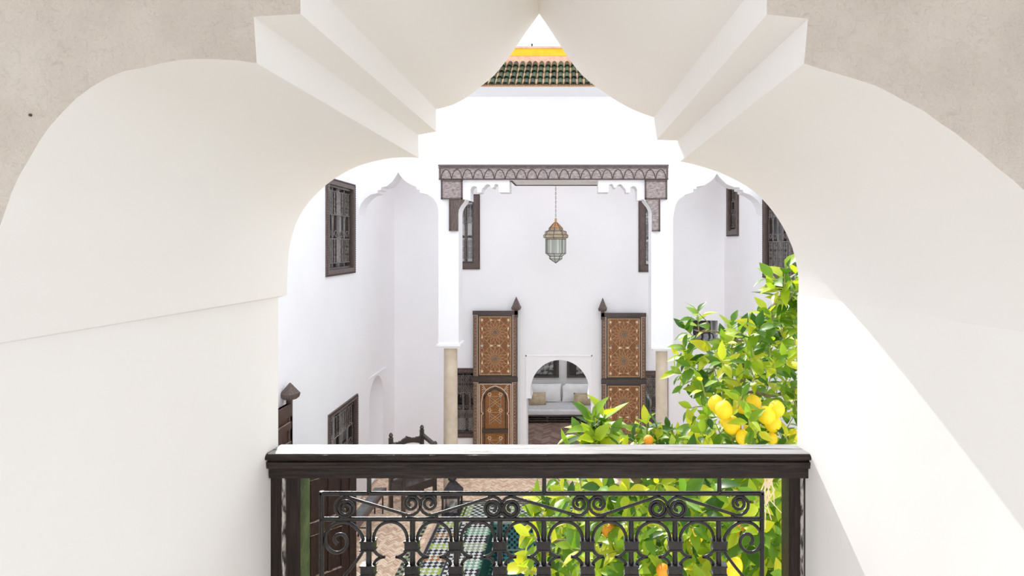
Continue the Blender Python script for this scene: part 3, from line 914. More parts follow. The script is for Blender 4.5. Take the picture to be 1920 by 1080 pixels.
    rosette_panel(ix0, py0+11, ix1, ym-9, 2)
    if not arched:
        rosette_panel(ix0, ym+9, ix1, min(pyb-4, ym+125), 2)
    else:
        y0, y1 = ym+9, pyb
        cx = (ix0+ix1)/2
        mb = MB(); bx(mb, ix0, y0, ix1, y1, 0, .004); p = mb.build('carved_panel', M['panel'], t)
        L_, I_ = MB(), MB()
        for xx in (ix0, ix1): strip(L_, (xx, y0), (xx, y1), 1.4, .02)
        strip(L_, (ix0, y0), (ix1, y0), 1.4, .02)
        aw = (ix1-ix0)/2-4
        prof = [(cx-aw, y0+52), (cx-aw*1.0, y0+34), (cx-aw*.92, y0+22), (cx-aw*.7, y0+12), (cx-aw*.4, y0+6.5), (cx, y0+3)]
        prof = prof + [(2*cx-x, y) for x, y in reversed(prof[:-1])]
        for a, b in zip(prof, prof[1:]): strip(L_, a, b, 1.6, .026)
        for sx in (-1, 1):
            xx = cx+sx*aw
            strip(L_, (xx, y0+52), (xx-sx*3.5, y0+55), 1.4, .026); strip(L_, (xx-sx*3.5, y0+55), (xx, y0+58), 1.4, .026); strip(L_, (xx, y0+58), (xx, y1), 1.4, .026)
            strip(L_, (ix0-2.2 if sx < 0 else ix1+2.2, y0-3), (ix0-2.2 if sx < 0 else ix1+2.2, y1), .8, .012)
            for i in range(5):
                strip(L_, (cx+sx*(aw-1), y0+2+i*4.5), (cx+sx*(aw-5-i), y0+4+i*1.5), 1.0, .016)
        tag(L_.build('arch_line', M['strap2'], p, fix=False), kind='stuff')
        kx0, kx1 = cx-aw+7, cx+aw-7
        for ya, yb in ((y0+11, y0+82), (y0+93, y1)):
            mb = MB()
            bx(mb, kx0-2.4, ya, kx0, yb, 0, .022); bx(mb, kx1, ya, kx1+2.4, yb, 0, .022)
            if ya < y0+20:
                mb.prism([P2(*q, DD) for q in [(kx0-2.4, ya+14),(kx0+4, ya+3),(cx, ya-6),(kx1-4, ya+3),(kx1+2.4, ya+14),(kx1+2.4,ya+17),(kx1-5,ya+5),(cx, ya-1.5),(kx0+5,ya+5),(kx0-2.4,ya+17)]], [], (0,DD,0), X3, Z3, (0,-.022,0))
            mb.build('wicket_frame', M['dark'], t)
            mb = MB(); bx(mb, kx0, ya, kx1, yb, 0, .008); q_ = mb.build('star_panel', M['panel2'], t)
            L_, I_, B_, P_ = MB(), MB(), MB(), MB()
            kc = (kx0+kx1)/2; hw = (kx1-kx0)/2
            yy = ya+8
            while yy < yb-4:
                for sx in (-1, 1):
                    x_ = kc+sx*(hw-8)
                    for k in range(6):
                        a = k*math.pi/3
                        poly(I_, [(x_+math.cos(a-.45)*2.0, yy+math.sin(a-.45)*2.0), (x_+math.cos(a)*5, yy+math.sin(a)*5), (x_+math.cos(a+.45)*2.0, yy+math.sin(a+.45)*2.0)], .016)
                y2 = yy+30
                if y2 < yb+20:
                    for sx in (-1, 1):
                        for off in (0, 5):
                            strip(L_, (kc-sx*(hw*.62), yy+4+off), (kc+sx*(hw*.62), y2-9+off), .8, .014)
                        for sy in (-1, 1):
                            bx_, by_ = kc+sx*8, yy+15+sy*6.5
                            poly(B_, [(bx_-3,by_),(bx_,by_-3.4),(bx_+3,by_),(bx_,by_+3.4)], .012)
                        for q3 in (8, 15, 22):
                            poly(P_, [(kc+sx*(hw-6)-3,yy+q3),(kc+sx*(hw-6),yy+q3-3),(kc+sx*(hw-6)+3,yy+q3),(kc+sx*(hw-6),yy+q3+3)], .012)
                        strip(L_, (kc+sx*hw*.58, yy+4), (kc+sx*hw*.58, y2-6), .7, .014)
                    strip(L_, (kc-hw*.58, yy+4), (kc+hw*.58, yy+4), .7, .014)
                yy = y2 if y2 < yb else yb
            tag(L_.build('strapwork', M['strap'], q_, fix=False), kind='stuff'); tag(I_.build('ivory_star', M['ivory'], q_, fix=False), kind='stuff')
            tag(B_.build('blue_chip', M['blueish'], q_, fix=False), kind='stuff'); tag(P_.build('painted_petal', M['petal'], q_, fix=False), kind='stuff')
        mb = MB(); bx(mb, kx0-6, y0+83.5, kx1+6, y0+90, 0, .045); mb.build('wicket_bar', M['dark'], t, bevel=.008)
    # pivot post with its pyramid cap
    fx, fy0, fy1, fy2 = finial
    mb = MB(); bx(mb, fx-3.2, fy2-1, fx+3.2, py0+12, -.05, .03); mb.build('pivot_post', M['darkv'], t)
    c = Q(fx, fy2, -.01)
    k = s
    mb = MB()
    mb.lathe([(9.2*k, 0), (10.4*k, 1.6*k), (11.2*k, 5*k), (10.6*k, 6*k), (9.4*k, 7.2*k), (.8*k, (fy2-fy0)*k), (.3*k, (fy2-fy0)*k+.008)], c, 4, ang=R(38))
    mb.build('finial', M['brownwood'], t)
door_leaf(887, 970, 583, (968, 557, 0, 581), 'painted cedar door leaf with two rosettes above an arched star panel', True)
door_leaf(1128, 1211, 587, (1130, 559, 0, 583), 'painted cedar door leaf with stacked rosette panels, its foot hidden by citrus leaves', False)

# ------------------------------------------------------------------ hanging lantern
LDp = 12.1
lc = U(1042, 493, LDp)
lk = LDp/F
t = thing('lantern', 'hanging faceted brass and glass lantern with a copper cap on a long chain', 'lantern', lc)
def oc(prof, name, m, parent=t, n=8, sm=None):
    mb = MB(); mb.lathe([(r*lk, z*lk) for r, z in prof], lc, n, ang=R(22.5+14)); return mb.build(name, m, parent, smooth=sm)
full = [(.6,0),(12,8),(12,12.5),(19,18),(19,44.5),(18,45),(23,48),(23,52),(20,54),(20,58.5),(15,60.5),(13,61.5),(13,65),(2.6,76)]
oc([(.6,0),(12,8),(12,12.5),(19,18),(19,44.5)], 'glass_body', M['frost'])
oc([(18.6,44.5),(23,48),(23,52),(20,54),(20,58.5),(15,60.5),(13,61.5),(13,65)], 'gold_glass_band', M['bandglass'])
oc([(13,65),(2.6,76),(2.2,76)], 'copper_cap', M['copper'])
oc([(2.2,75.5),(2.0,83),(1.2,84)], 'cap_stem', M['copper'], n=10)
mb = MB()
for k in range(8):
    a = R(22.5+14+45*k)
    pts = [Vector((lc.x+r*lk*math.cos(a)*1.012, lc.y+r*lk*math.sin(a)*1.012, lc.z+z*lk)) for r, z in full]
    mb.tube(pts, .0065, 4)
for r, z in full[1:-1]:
    pts = [Vector((lc.x+r*lk*1.012*math.cos(R(36.5+45*k)), lc.y+r*lk*1.012*math.sin(R(36.5+45*k)), lc.z+z*lk)) for k in range(9)]
    mb.tube(pts, .0065, 4)
for k in range(8):
    a0, a1 = R(36.5+45*k), R(36.5+45*(k+1))
    for q in (.24, .76):
        p0 = Vector((math.cos(a0), math.sin(a0), 0)).lerp(Vector((math.cos(a1), math.sin(a1), 0)), q)
        mb.tube([Vector((lc.x+19.1*lk*p0.x, lc.y+19.1*lk*p0.y, lc.z+z*lk)) for z in (18, 44.5)], .006, 4)
mb.build('came', M['came'], t, fix=False)
mb = MB()
ztop = ROOF-lc.z-.075
z = 83*lk
i = 0
while z < ztop:
    a = (1,0,0) if i % 2 else (0,1,0)
    pts = [lc + Vector((a[0]*.011*math.cos(w), a[1]*.011*math.cos(w), z+.026+.028*math.sin(w))) for w in [k*math.pi/4 for k in range(9)]]
    mb.tube(pts, .0045, 4, cap=False)
    z += .045; i += 1
mb.build('chain', M['came'], t, fix=False)

# ------------------------------------------------------------------ salon seen through the doorway
SY = 15.45
sx0, sx1 = -1.75, 1.15
t = thing('sofa', 'low white mattress sofa on a dark turned wooden base in the salon', 'sofa', ((sx0+sx1)/2, SY+.4, 0))
mb = MB()
mb.box((sx0, SY+.02, .17), (sx1, SY+.85, .215)); mb.box((sx0, SY+.02, .05), (sx1, SY+.06, .085)); mb.box((sx0, SY+.02, .115), (sx1, SY+.05, .135))
mb.build('frame', M['dark'], t)
for x in (-1.6, -.62, .25, 1.0):
    for y in (SY+.06, SY+.78):
        mb = MB(); mb.lathe([(.035,0),(.05,.02),(.05,.05),(.03,.07),(.045,.11),(.055,.14),(.05,.18)], (x, y, 0), 12); mb.build('leg', M['dark'], t, smooth=40)
mb = MB(); mb.box((sx0+.01, SY, .215), (sx1-.01, SY+.85, .36)); mb.build('mattress', M['linen'], t, smooth=50, bevel=.03)
mb = MB(); mb.box((sx0+.02, SY+.10, .345), (sx1-.02, SY+.84, .368)); mb.build('bedcover', M['linengrey'], t, bevel=.008)
def pillow(name, c, w, h, d, tilt, m, label, group, rz=0):
    mb = MB()
    nx, nz = 9, 7
    vs = []
    for sd in (1, -1):
        for i in range(nx):
            for j in range(nz):
                a, b = 2*i/(nx-1)-1, 2*j/(nz-1)-1
                th = (max(0, 1-abs(a)**3)*max(0, 1-abs(b)**3))**.5
                pin = 1-.06*(1-abs(a)**2)*(abs(b)) ; pin2 = 1-.06*(1-abs(b)**2)*abs(a)
                vs.append((a*w/2*pin2, -sd*d/2*th, h/2+b*h/2*pin))
    fs = []
    for sd in (0, 1):
        o = sd*nx*nz
        for i in range(nx-1):
            for j in range(nz-1):
                fs.append((o+i*nz+j, o+(i+1)*nz+j, o+(i+1)*nz+j+1, o+i*nz+j+1))
    Mx = Matrix.Rotation(R(rz), 4, 'Z') @ Matrix.Rotation(R(-tilt), 4, 'X')
    vs = [Mx @ Vector(v) + Vector(c) for v in vs]
    mb.add(vs, fs)
    o = mb.build(name, m, None, smooth=60)
    tag(o, label, 'cushion', group)
bw = .92
for k, lab in enumerate(('white back cushion behind the tan pillow by the painted arched door side', 'white back cushion in the middle of the salon sofa', 'white back cushion behind the tan pillow nearest the citrus leaves')):
    pillow('back_cushion', (-.25+(k-1)*bw-.04-.42, SY+.70, .375), .90, .50, .16, 12, M['linen'], lab, 'white back cushions along the sofa')
pillow('back_cushion', (-.25+2*bw-.46, SY+.70, .375), .90, .50, .16, 12, M['linen'], 'white back cushion at the far end of the salon sofa, mostly hidden', 'white back cushions along the sofa')
pillow('tan_pillow', (U(1008,0,SY+.42).x, SY+.42, .372), .46, .34, .14, 20, M['tan'], 'tan silk pillow at the doorway jamb side of the sofa', 'tan pillows on the sofa', 6)
pillow('tan_pillow', (U(1094,0,SY+.42).x, SY+.42, .372), .56, .32, .14, 20, M['tan'], 'wider tan pillow above the citrus leaves', 'tan pillows on the sofa', -5)
for x0, x1, lab in ((-1.25, U(1048,0,16.45).x, 'framed dark abstract print over the sofa, on the arched panel door side'), (U(1063,0,16.45).x, .95, 'framed dark abstract print over the sofa, on the lemon tree side')):
    t = thing('picture_frame', lab, 'picture', ((x0+x1)/2, 16.48, zat(707,16.45)), 'pair of framed prints over the sofa')
    za, zb = zat(708,16.45), 2.35
    mb = MB(); mb.prism(rect(x0,x1,za,zb), [rect(x0+.07,x1-.07,za+.06,zb-.07)], (0,16.45,0), X3, Z3, (0,.045,0)); mb.build('frame', M['dark'], t)
    mb = MB(); mb.box((x0+.06,16.475,za+.05),(x1-.06,16.485,zb-.06)); mb.build('mount', M['black'], t)
    mb = MB(); mb.box((x0+.26,16.468,za+.09),(x1-.16,16.476,za+.62)); mb.build('print', M['print'], t)

# small dark chest in the wall niche behind the tree
c = U(1316, 641, D2+.2)
t = thing('small_chest', 'small dark legged chest standing in the wall niche behind the lemon tree', 'chest', c)
x0, x1 = U(1300,0,D2+.12).x, U(1332,0,D2+.12).x
za = niche_hole[0][1]
mb = MB(); mb.box((x0, D2+.1, za+.18), (x1, D2+.35, za+.47)); mb.build('body', M['black'], t, bevel=.01)
for x in (x0+.03, (x0+x1)/2, x1-.03):
    mb = MB(); mb.tube([(x, D2+.13, za+.2), (x+.015, D2+.12, za+.1), (x-.01, D2+.13, za+.001)], [.03,.022,.028], 6); mb.build('leg', M['black'], t)
mb = MB(); mb.tube([(x1-.02, D2+.12, za+.2), (x1+.05, D2+.12, za+.17), (x1+.07, D2+.12, za+.1), (x1+.075, D2+.12, za+.001)], .014, 6); mb.build('side_bracket', M['black'], t)

# ------------------------------------------------------------------ carved chair, bench, floor lantern, wooden doors by the shaded wall
B1, B2 = Vector((-3.23, 10.54, 0)), Vector((-2.79, 11.0, 0))
e1 = (B2-B1).normalized(); e2 = Vector((e1.y, -e1.x, 0)); cwid = (B2-B1).length
t = thing('carved_armchair', 'high backed dark carved wooden armchair with scalloped crest and sloping arms', 'chair', (B1+B2)/2+e2*.2)
K = lambda a, b, z: B1 + e1*a + e2*b + Z3*z
for a in (0, cwid):
    mb = MB(); mb.obox(K(a-.03, -.03, 0), e1*.06, e2*.06, Z3*1.22)
    lg = mb.build('back_post', M['darkv'], t)
    mb = MB(); mb.lathe([(.03,0),(.045,.015),(.045,.035),(.025,.05),(.04,.075),(.03,.105),(.008,.13)], K(a,0,1.215), 10); mb.build('finial', M['dark'], lg, smooth=40)
for a in (0, cwid):
    mb = MB(); mb.obox(K(a-.028, .40, 0), e1*.056, e2*.056, Z3*(.98 if a else .98)); mb.build('leg', M['darkv'], t)
mb = MB(); mb.obox(K(-.02, -.02, .34), e1*(cwid+.04), e2*.47, Z3*.14); mb.build('seat', M['dark'], t)
mb = MB()
npt = 22
top, bot = [], []
for i in range(npt+1):
    a = cwid*i/npt
    q = i/npt
    pk = .06*max(0, 1-abs(q-.5)*5)
    sc = .022*abs(math.sin(q*math.pi*9))
    top.append((a, 1.13+pk+sc))
    bot.append((a, 1.0 + .10*math.sin(q*math.pi)**.8 - .02))
mb.prism(top + bot[::-1], [], B1 - e2*.022, e1, Z3, e2*.044)
mb.build('crest_rail', M['dark'], t)
mb = MB(); mb.obox(K(0, -.012, .50), e1*cwid, e2*.024, Z3*.10)
for i in range(5): mb.obox(K(cwid*(i+.5)/5-.015, -.012, .5), e1*.03, e2*.024, Z3*.30)
mb.obox(K(0, -.012, .78), e1*cwid, e2*.024, Z3*.05)
mb.build('back_slats', M['dark'], t)
for a in (0, cwid):
    mb = MB(); mb.obox(K(a-.03, -.01, 1.14), e1*.06, e2*.48+Z3*-.11, Z3*.055)
    ar = mb.build('armrest', M['dark'], t)
    mb = MB(); mb.lathe([(.02,0),(.04,.02),(.035,.05),(.008,.075)], K(a,.44,1.07), 10); mb.build('arm_knob', M['dark'], ar, smooth=40)

bx0, bx1, by0, by1, bz = -3.48, -3.27, 8.45, 10.42, .40
t = thing('low_bench', 'long low bench with dull grey top and thin iron legs by the shaded wall', 'bench', ((bx0+bx1)/2, (by0+by1)/2, 0))
mb = MB(); mb.box((bx0, by0, bz-.02), (bx1-.05, by1, bz+.01)); mb.build('seat_top', M['steel'], t)
mb = MB(); mb.box((bx1-.05, by0, bz-.06), (bx1, by1, bz+.012)); mb.box((bx0, by0, bz-.06), (bx1-.05, by0+.04, bz-.02)); mb.build('apron', M['brownwood'], t)
for y in (by0+.35, by0+1.05, by1-.12):
    for x in (bx0+.04, bx1-.03):
        mb = MB(); mb.tube([(x, y, bz-.05), (x, y, .0)], .013, 6); mb.build('leg', M['iron'], t)
    mb = MB(); mb.tube([(bx0+.04, y, .14), (bx1-.03, y, .14)], .010, 6); mb.build('stretcher', M['iron'], t)

fc = U(848, 958, 10.35); fc.z = 0
t = thing('floor_lantern', 'dark metal floor lantern with a pyramid roof standing before the marble column', 'lantern', fc)
hw = .155
mb = MB(); mb.box((fc.x-hw, fc.y-hw, 0), (fc.x+hw, fc.y+hw, .04)); mb.build('base', M['blackmetal'], t)
for sx in (-1, 1):
    for sy in (-1, 1):
        mb = MB(); mb.box((fc.x+sx*hw-.016*(sx+1), fc.y+sy*hw-.016*(sy+1), .04), (fc.x+sx*hw+.016*(1-sx), fc.y+sy*hw+.016*(1-sy), .34)); mb.build('post', M['blackmetal'], t)
mb = MB(); mb.box((fc.x-hw-.01, fc.y-hw-.01, .31), (fc.x+hw+.01, fc.y+hw+.01, .35)); mb.build('top_frame', M['blackmetal'], t)
for sx, sy in ((0,-1),(0,1),(-1,0),(1,0)):
    mb = MB()
    if sx == 0: mb.box((fc.x-hw+.03, fc.y+sy*(hw-.012)-.003, .04), (fc.x+hw-.03, fc.y+sy*(hw-.012)+.003, .31))
    else: mb.box((fc.x+sx*(hw-.012)-.003, fc.y-hw+.03, .04), (fc.x+sx*(hw-.012)+.003, fc.y+hw-.03, .31))
    mb.build('glass_pane', M['glass'], t)
mb = MB(); mb.lathe([(.045,0),(.045,.14),(.01,.15)], (fc.x, fc.y, .04), 12); mb.build('candle', M['linen'], t, smooth=40)
mb = MB(); mb.lathe([(hw*1.5,.35),(hw*1.5,.365),(.055,.56),(.05,.575)], fc, 4, ang=R(45)); mb.build('roof', M['blackmetal'], t)
mb = MB(); mb.lathe([(.05,.57),(.075,.585),(.075,.61),(.04,.63),(.03,.66)], fc, 12); mb.build('chimney', M['blackmetal'], t, smooth=40)

# tall door leaf folded flat on the shaded wall, with battens and a pyramid cap
def wall_leaf():
    xf = -3.72
    y1 = 3.72*F/(CX-548); y0 = y1-1.15
    z1 = zat(755, y1)
    t = thing('batten_door_leaf', 'tall brown batten door leaf with pyramid cap folded along the shaded wall', 'door', (xf-.03, (y0+y1)/2, 0))
    mb = MB(); mb.box((xf-.05, y0, .03), (xf-.012, y1, z1)); mb.build('board', M['plank'], t)
    mb = MB(); mb.box((xf-.055, y0, z1-.16), (xf+.02, y1-.05, z1)); mb.build('top_rail', M['plank'], t)
    for y in (y0, y1-.10):
        mb = MB(); mb.box((xf-.05, y, .03), (xf, y+.10, z1-.16)); mb.build('stile', M['plank'], t)
    for py in (792, 829, 866, 905, 950):
        z = zat(py, y1-.1)
        mb = MB(); mb.box((xf-.05, y0, z-.09), (xf+.022, y1-.07, z)); mb.build('batten', M['plank'], t)
        mb = MB(); mb.box((xf-.0, y0, z), (xf+.023, y1-.07, z+.004)); mb.build('batten_top', M['paintedge'], t)
    mb = MB(); mb.box((xf-.06, y1-.05, .0), (xf+.0, y1+.01, z1+.07)); mb.build('pivot_post', M['plank'], t)
    c = Vector((xf-.02, y1-.02, z1+.05))
    h = zat(717, y1)-c.z
    mb = MB(); mb.lathe([(.08,0),(.115,.03),(.128,.08),(.118,.09),(.016,h-.01),(.006,h)], c, 4, ang=R(20)); mb.build('finial', M['brownwood'], t)
wall_leaf()
# lower wicket door standing ajar
h0, h1 = Vector((-3.655, 6.95, 0)), Vector((-2.875, 7.71, 0))
e1 = (h1-h0).normalized(); e2 = Vector((e1.y, -e1.x, 0)); lw = (h1-h0).length
t = thing('wicket_door', 'lower dark brown wicket door standing ajar beside the iron railing', 'door', (h0+h1)/2)
K = lambda a, b, z: h0 + e1*a + e2*b + Z3*z
mb = MB(); mb.obox(K(0,0,.02), e1*lw, e2*.03, Z3*1.93); mb.build('board', M['wicket'], t)
for a, wv in ((0,.1),(lw*.5,.06),(lw*.70,.05),(lw-.16,.10)):
    mb = MB(); mb.obox(K(a,.03,.02), e1*wv, e2*.02, Z3*1.93); mb.build('stile', M['wicket'], t)
for z in (1.27-.16, .42, 1.80):
    mb = MB(); mb.obox(K(0,.03,z), e1*(lw-.16), e2*.035, Z3*.16); bt_ = mb.build('batten', M['wicket'], t)
    mb = MB(); mb.obox(K(0,.03,z+.16), e1*(lw-.16), e2*.036, Z3*.006); mb.obox(K(0,.06,z), e1*(lw-.16), e2*.006, Z3*.006); mb.build('worn_edge', M['paintedge'], bt_)
mb = MB(); mb.obox(K(lw-.06,-.01,0), e1*.09, e2*.08, Z3*2.02); mb.build('edge_post', M['wicket'], t)

# ------------------------------------------------------------------ tiled basin and its mosaic borders
def tile_mesh(w, h, m, diamond=True):
    g = MB()
    a = [(-w/2,0),(0,-w/2),(w/2,0),(0,w/2)] if diamond else [(-w/2,-w/2),(w/2,-w/2),(w/2,w/2),(-w/2,w/2)]
    b = [(x*.94, y*.94) for x, y in a]
    g.add([(x,y,0) for x,y in a]+[(x,y,h) for x,y in b], [(4,5,6,7),(0,1,5,4),(1,2,6,5),(2,3,7,6),(3,0,4,7)])
    o = g.build('tmp', m); me = o.data; bpy.data.objects.remove(o); return me
BD = .46                                                        # depth of the basin
bt = thing('basin', 'sunken courtyard basin lined with teal and navy checker tiles', 'basin', ((PX0+PX1)/2, (PY0+PY1)/2, -BD))
bt['kind'] = 'structure'
mb = MB()
RIM0, RIM1 = PX0-.02, PX0+.40                                   # the broad mint rim along the basin
mb.box((PX0-.04, PY0, -BD-.05), (PX1, PY1, -BD)); mb.build('basin_bed', M['t_bgreen'], bt)
mb = MB(); mb.box((RIM0, PY0, -BD), (RIM1, PY1, .03)); mb.build('rim_side', M['t_dgreen'], bt)
mb = MB(); mb.box((RIM1, PY1-.02, -BD), (PX1, PY1+.16, .02)); mb.build('rim_end', M['t_grout'], bt)
# mint, white and navy checker on the rim (small tiles, joined)
pal = ['t_white','t_navy','t_green','t_sage']
mbs = {k: MB() for k in pal + ['t_teal','t_bnavy']}
w = (RIM1-RIM0-.01)/5
j = 0; y = PY1-.03
while y > 7.2:
    band = (j//6) % 4
    c2 = ('t_navy', 't_green', 't_navy', 't_sage')[band]
    for i in range(5):
        nm = 't_white' if j % 2 else c2
        x = RIM0+.005+w*(i+.5+(.5 if j % 2 else 0))
        if x+w*.4 > RIM1: continue
        mbs[nm].add([(x,y-w*.48,.03),(x+w*.48,y,.03),(x,y+w*.48,.03),(x-w*.48,y,.03),(x,y-w*.45,.036),(x+w*.45,y,.036),(x,y+w*.45,.036),(x-w*.45,y,.036)],
                    [(4,5,6,7),(0,1,5,4),(1,2,6,5),(2,3,7,6),(3,0,4,7)])
    y -= w/2; j += 1
w = .047
for i in range(60):                                             # the end wall of the basin
    x = RIM1+w*.5+i*w
    if x > PX1: break
    for j in range(9):
        z = -.01-w*(j+.5)
        nm = 't_bnavy' if (i+j) % 2 else 't_teal'
        mbs[nm].add([(x-w*.46,PY1-.02,z-w*.46),(x+w*.46,PY1-.02,z-w*.46),(x+w*.46,PY1-.02,z+w*.46),(x-w*.46,PY1-.02,z+w*.46),(x-w*.43,PY1-.026,z-w*.43),(x+w*.43,PY1-.026,z-w*.43),(x+w*.43,PY1-.026,z+w*.43),(x-w*.43,PY1-.026,z+w*.43)],
                    [(4,5,6,7),(0,1,5,4),(1,2,6,5),(2,3,7,6),(3,0,4,7)])
for k, g in mbs.items():
    if g.v: tag(g.build('small_tile', M[k], bt, fix=False), kind='stuff')
# bigger diamonds on the bed: each a piece, nearest the eye line
dm = .115
tm = {k: tile_mesh(dm*.97, .012, M[k]) for k in ('t_teal','t_bnavy','t_bgreen')}
cnt = 0
for j in range(int((PY1-7.6)/(dm/2))):
    y = PY1-.06-dm/2*(j+.5)
    for i in range(9):
        x = RIM1+dm*(i+.5)+(dm/2 if j % 2 else 0)
        if x > .3: continue
        row = j % 14
        k = ('t_teal' if j % 2 else 't_bnavy') if row < 9 else ('t_bgreen' if j % 2 else 't_bnavy')
        inst('diamond_tile', tm[k], bt, (x, y, -BD)); cnt += 1
# mosaic walk beside the basin
wk = thing('mosaic_walk', 'diamond mosaic strip of white, navy, lime and amber tiles along the basin', 'mosaic', (-1.95, 9, -.02))
wk['kind'] = 'structure'
XB0, XB1 = -2.0+.0, -1.62
xb = lambda px, py: U(px, py, H*F/(py-CY)).x
XB0, XB1 = xb(806, 1023), xb(832, 1063)
mb = MB(); mb.box((XB0, 6.9, -.021), (XB1, 10.7, .0)); mb.build('bed', M['t_grout'], wk)
mb = MB(); mb.box((XB0-.045, 6.9, -.02), (XB0, 10.2, .008)); mb.build('navy_border', M['t_navy'], wk)
mb = MB(); mb.box((XB1, 6.9, -.02), (XB1+.03, 9.96, .009)); mb.build('navy_border', M['t_navy'], wk)
dw = (XB1-XB0)/4
tw = {k: tile_mesh(dw*.96, .008, M[k]) for k in ('t_white','t_navy','t_lime','t_amber')}
j = 0; y = 10.1
while y > 7.7:
    g = (j//2) % 8
    for i in range(4):
        if j % 2: k, x = 't_white', XB0+dw*(i+1)
        else: k, x = ('t_navy','t_navy','t_lime','t_lime','t_navy','t_navy','t_amber','t_amber')[g], XB0+dw*(i+.5)
        if x > XB1-.01: continue
        inst('diamond_tile', tw[k], wk, (x, y, 0))
    y -= dw/2; j += 1
# narrow raised kerb between walk and rim, and the dotted outer strip
mb = MB(); mb.box((XB1+.03, 6.9, -.02), (RIM0, 9.96, .014)); kb = mb.build('kerb_strip', M['t_white'], wk)
g = MB()
kw = (RIM0-XB1-.03)/2
for j in range(70):
    y = 9.9-j*.055
    for i in range(2):
        x = XB1+.03+kw*(i+.5)
        if (i+j) % 2: g.box((x-kw*.45, y-.024, .014), (x+kw*.45, y+.024, .019))
tag(g.build('small_tile', M['t_navy'], kb), kind='stuff')
g1, g2 = MB(), MB()
for j in range(50):
    y = 10.1-j*.065
    xq = XB0-.30
    for i in range(2):
        (g1 if (i+j) % 2 else g2).box((xq+i*.055, y-.028, -.02), (xq+.05+i*.055, y+.028, .006))
tag(g1.build('small_tile', M['t_sage'], wk), kind='stuff'); tag(g2.build('small_tile', M['t_navy'], wk), kind='stuff')
# mosaic border across the head of the basin
hd = thing('mosaic_border', 'checkered mosaic border across the head of the basin', 'mosaic', (-.6, 10.4, -.02))
hd['kind'] = 'structure'
ya, yb = 10.02, 10.72
mb = MB(); mb.box((-2.05, PY1+.16, -.02), (1.5, 10.8, .0)); mb.build('bed', M['t_grout'], hd)
mb = MB(); mb.box((-2.05, 10.76, -.02), (1.5, 10.80, .01)); mb.box((-2.05, 10.69, -.02), (1.5, 10.71, .01)); mb.build('brown_border', M['brownwood'], hd)
gg = {k: MB() for k in ('t_white','t_navy','t_lime','t_sage')}
w = .062
for j in range(8):
    for i in range(34):
        x, y = -2.0+w*(i+.5), 10.66-w*(j+.5)
        k = 't_white' if (i+j) % 2 else ('t_navy' if (i//4) % 3 else 't_lime')
        gg[k].add([(x,y-w*.47,0),(x+w*.47,y,0),(x,y+w*.47,0),(x-w*.47,y,0),(x,y-w*.44,.007),(x+w*.44,y,.007),(x,y+w*.44,.007),(x-w*.44,y,.007)],
                  [(4,5,6,7),(0,1,5,4),(1,2,6,5),(2,3,7,6),(3,0,4,7)])
for k, g in gg.items():
    if g.v: tag(g.build('small_tile', M[k], hd, fix=False), kind='stuff')

# ------------------------------------------------------------------ balcony railing
RD = 1.335
rx0, rx1 = -.6755, .5385
rl = thing('balcony_railing', 'black lacquered wooden balcony railing holding a wrought iron scroll grille', 'railing', (-.07, RD, FLZ))
z = lambda v: H + v
mb = MB(); mb.extr_x([(1.362,z(-.468)),(1.304,z(-.4665)),(1.298,z(-.469)),(1.295,z(-.473)),(1.295,z(-.4785)),(1.299,z(-.481)),(1.366,z(-.482)),(1.368,z(-.474))], rx0, rx1)
mb.build('handrail', M['rail'], rl, smooth=50)
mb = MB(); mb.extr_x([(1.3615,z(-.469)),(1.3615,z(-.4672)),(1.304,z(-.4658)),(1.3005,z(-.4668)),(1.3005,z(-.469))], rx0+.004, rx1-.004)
mb.build('pale_top', M['railtop'], rl, smooth=50)['label'] = 'pale cracked top face'  # pale top face broken by dark lengthwise cracks
mb = MB(); mb.extr_x([(1.303,z(-.481)),(1.303,z(-.484)),(1.2985,z(-.4855)),(1.2975,z(-.491)),(1.299,z(-.4925)),(1.299,z(-.499)),(1.303,z(-.5015)),(1.36,z(-.5015)),(1.36,z(-.481))], rx0+.002, rx1-.002)
mb.build('moulding', M['rail'], rl, smooth=30)
mb = MB(); mb.box((rx0+.004, 1.306, z(-.5235)), (rx1-.004, 1.355, z(-.5015))); mb.build('top_rail', M['rail'], rl)
mb = MB(); mb.box((rx0+.004, 1.306, FLZ+.05), (rx1-.004, 1.355, FLZ+.10)); mb.build('bottom_rail', M['rail'], rl)
zt, zb_ = z(-.5235), FLZ
def post(side):
    s = 1 if side > 0 else -1
    X = lambda px: (px-CX)*1.312/F
    if s < 0: a, b, c, d, e = X(505), X(526), X(536), X(563), None
    else: a, b, c, d = X(1527), X(1511), X(1500), X(1480)
    lo, hi = sorted((a, b)); mb = MB(); mb.box((lo, 1.318, zb_), (hi, 1.36, zt)); mb.build('outer_post', M['railv'], rl)
    lo, hi = sorted((b, c)); mb = MB(); m_ = (lo+hi)/2
    mb.tube([(m_-.0015, 1.318, zb_), (m_-.0015, 1.318, zt)], .0048, 8); mb.tube([(m_+.004*-s, 1.319, zb_), (m_+.004*-s, 1.319, zt)], .003, 6)
    mb.build('bead_strip', M['beadwood'], rl, smooth=50)
    lo, hi = sorted((c, d)); mb = MB(); mb.box((lo, 1.312, zb_), (hi, 1.358, zt)); mb.build('inner_post', M['railv'], rl)
    mb = MB()
    if s < 0: mb.box((hi-.001, 1.3125, zb_), (hi+.0012, 1.3575, zt)); mb.build('side_board', M['greenpost'], rl)['label'] = 'green side face'
    else: mb.box((lo-.0012, 1.3125, zb_), (lo+.001, 1.3575, zt)); mb.build('side_board', M['railv'], rl)
    lo, hi = sorted((a, a - s*.004)); mb = MB(); mb.box((lo+s*.0045, 1.322, zb_), (hi+s*.0045, 1.358, zt)); mb.build('plaster_seam', M['paintedge'], rl)
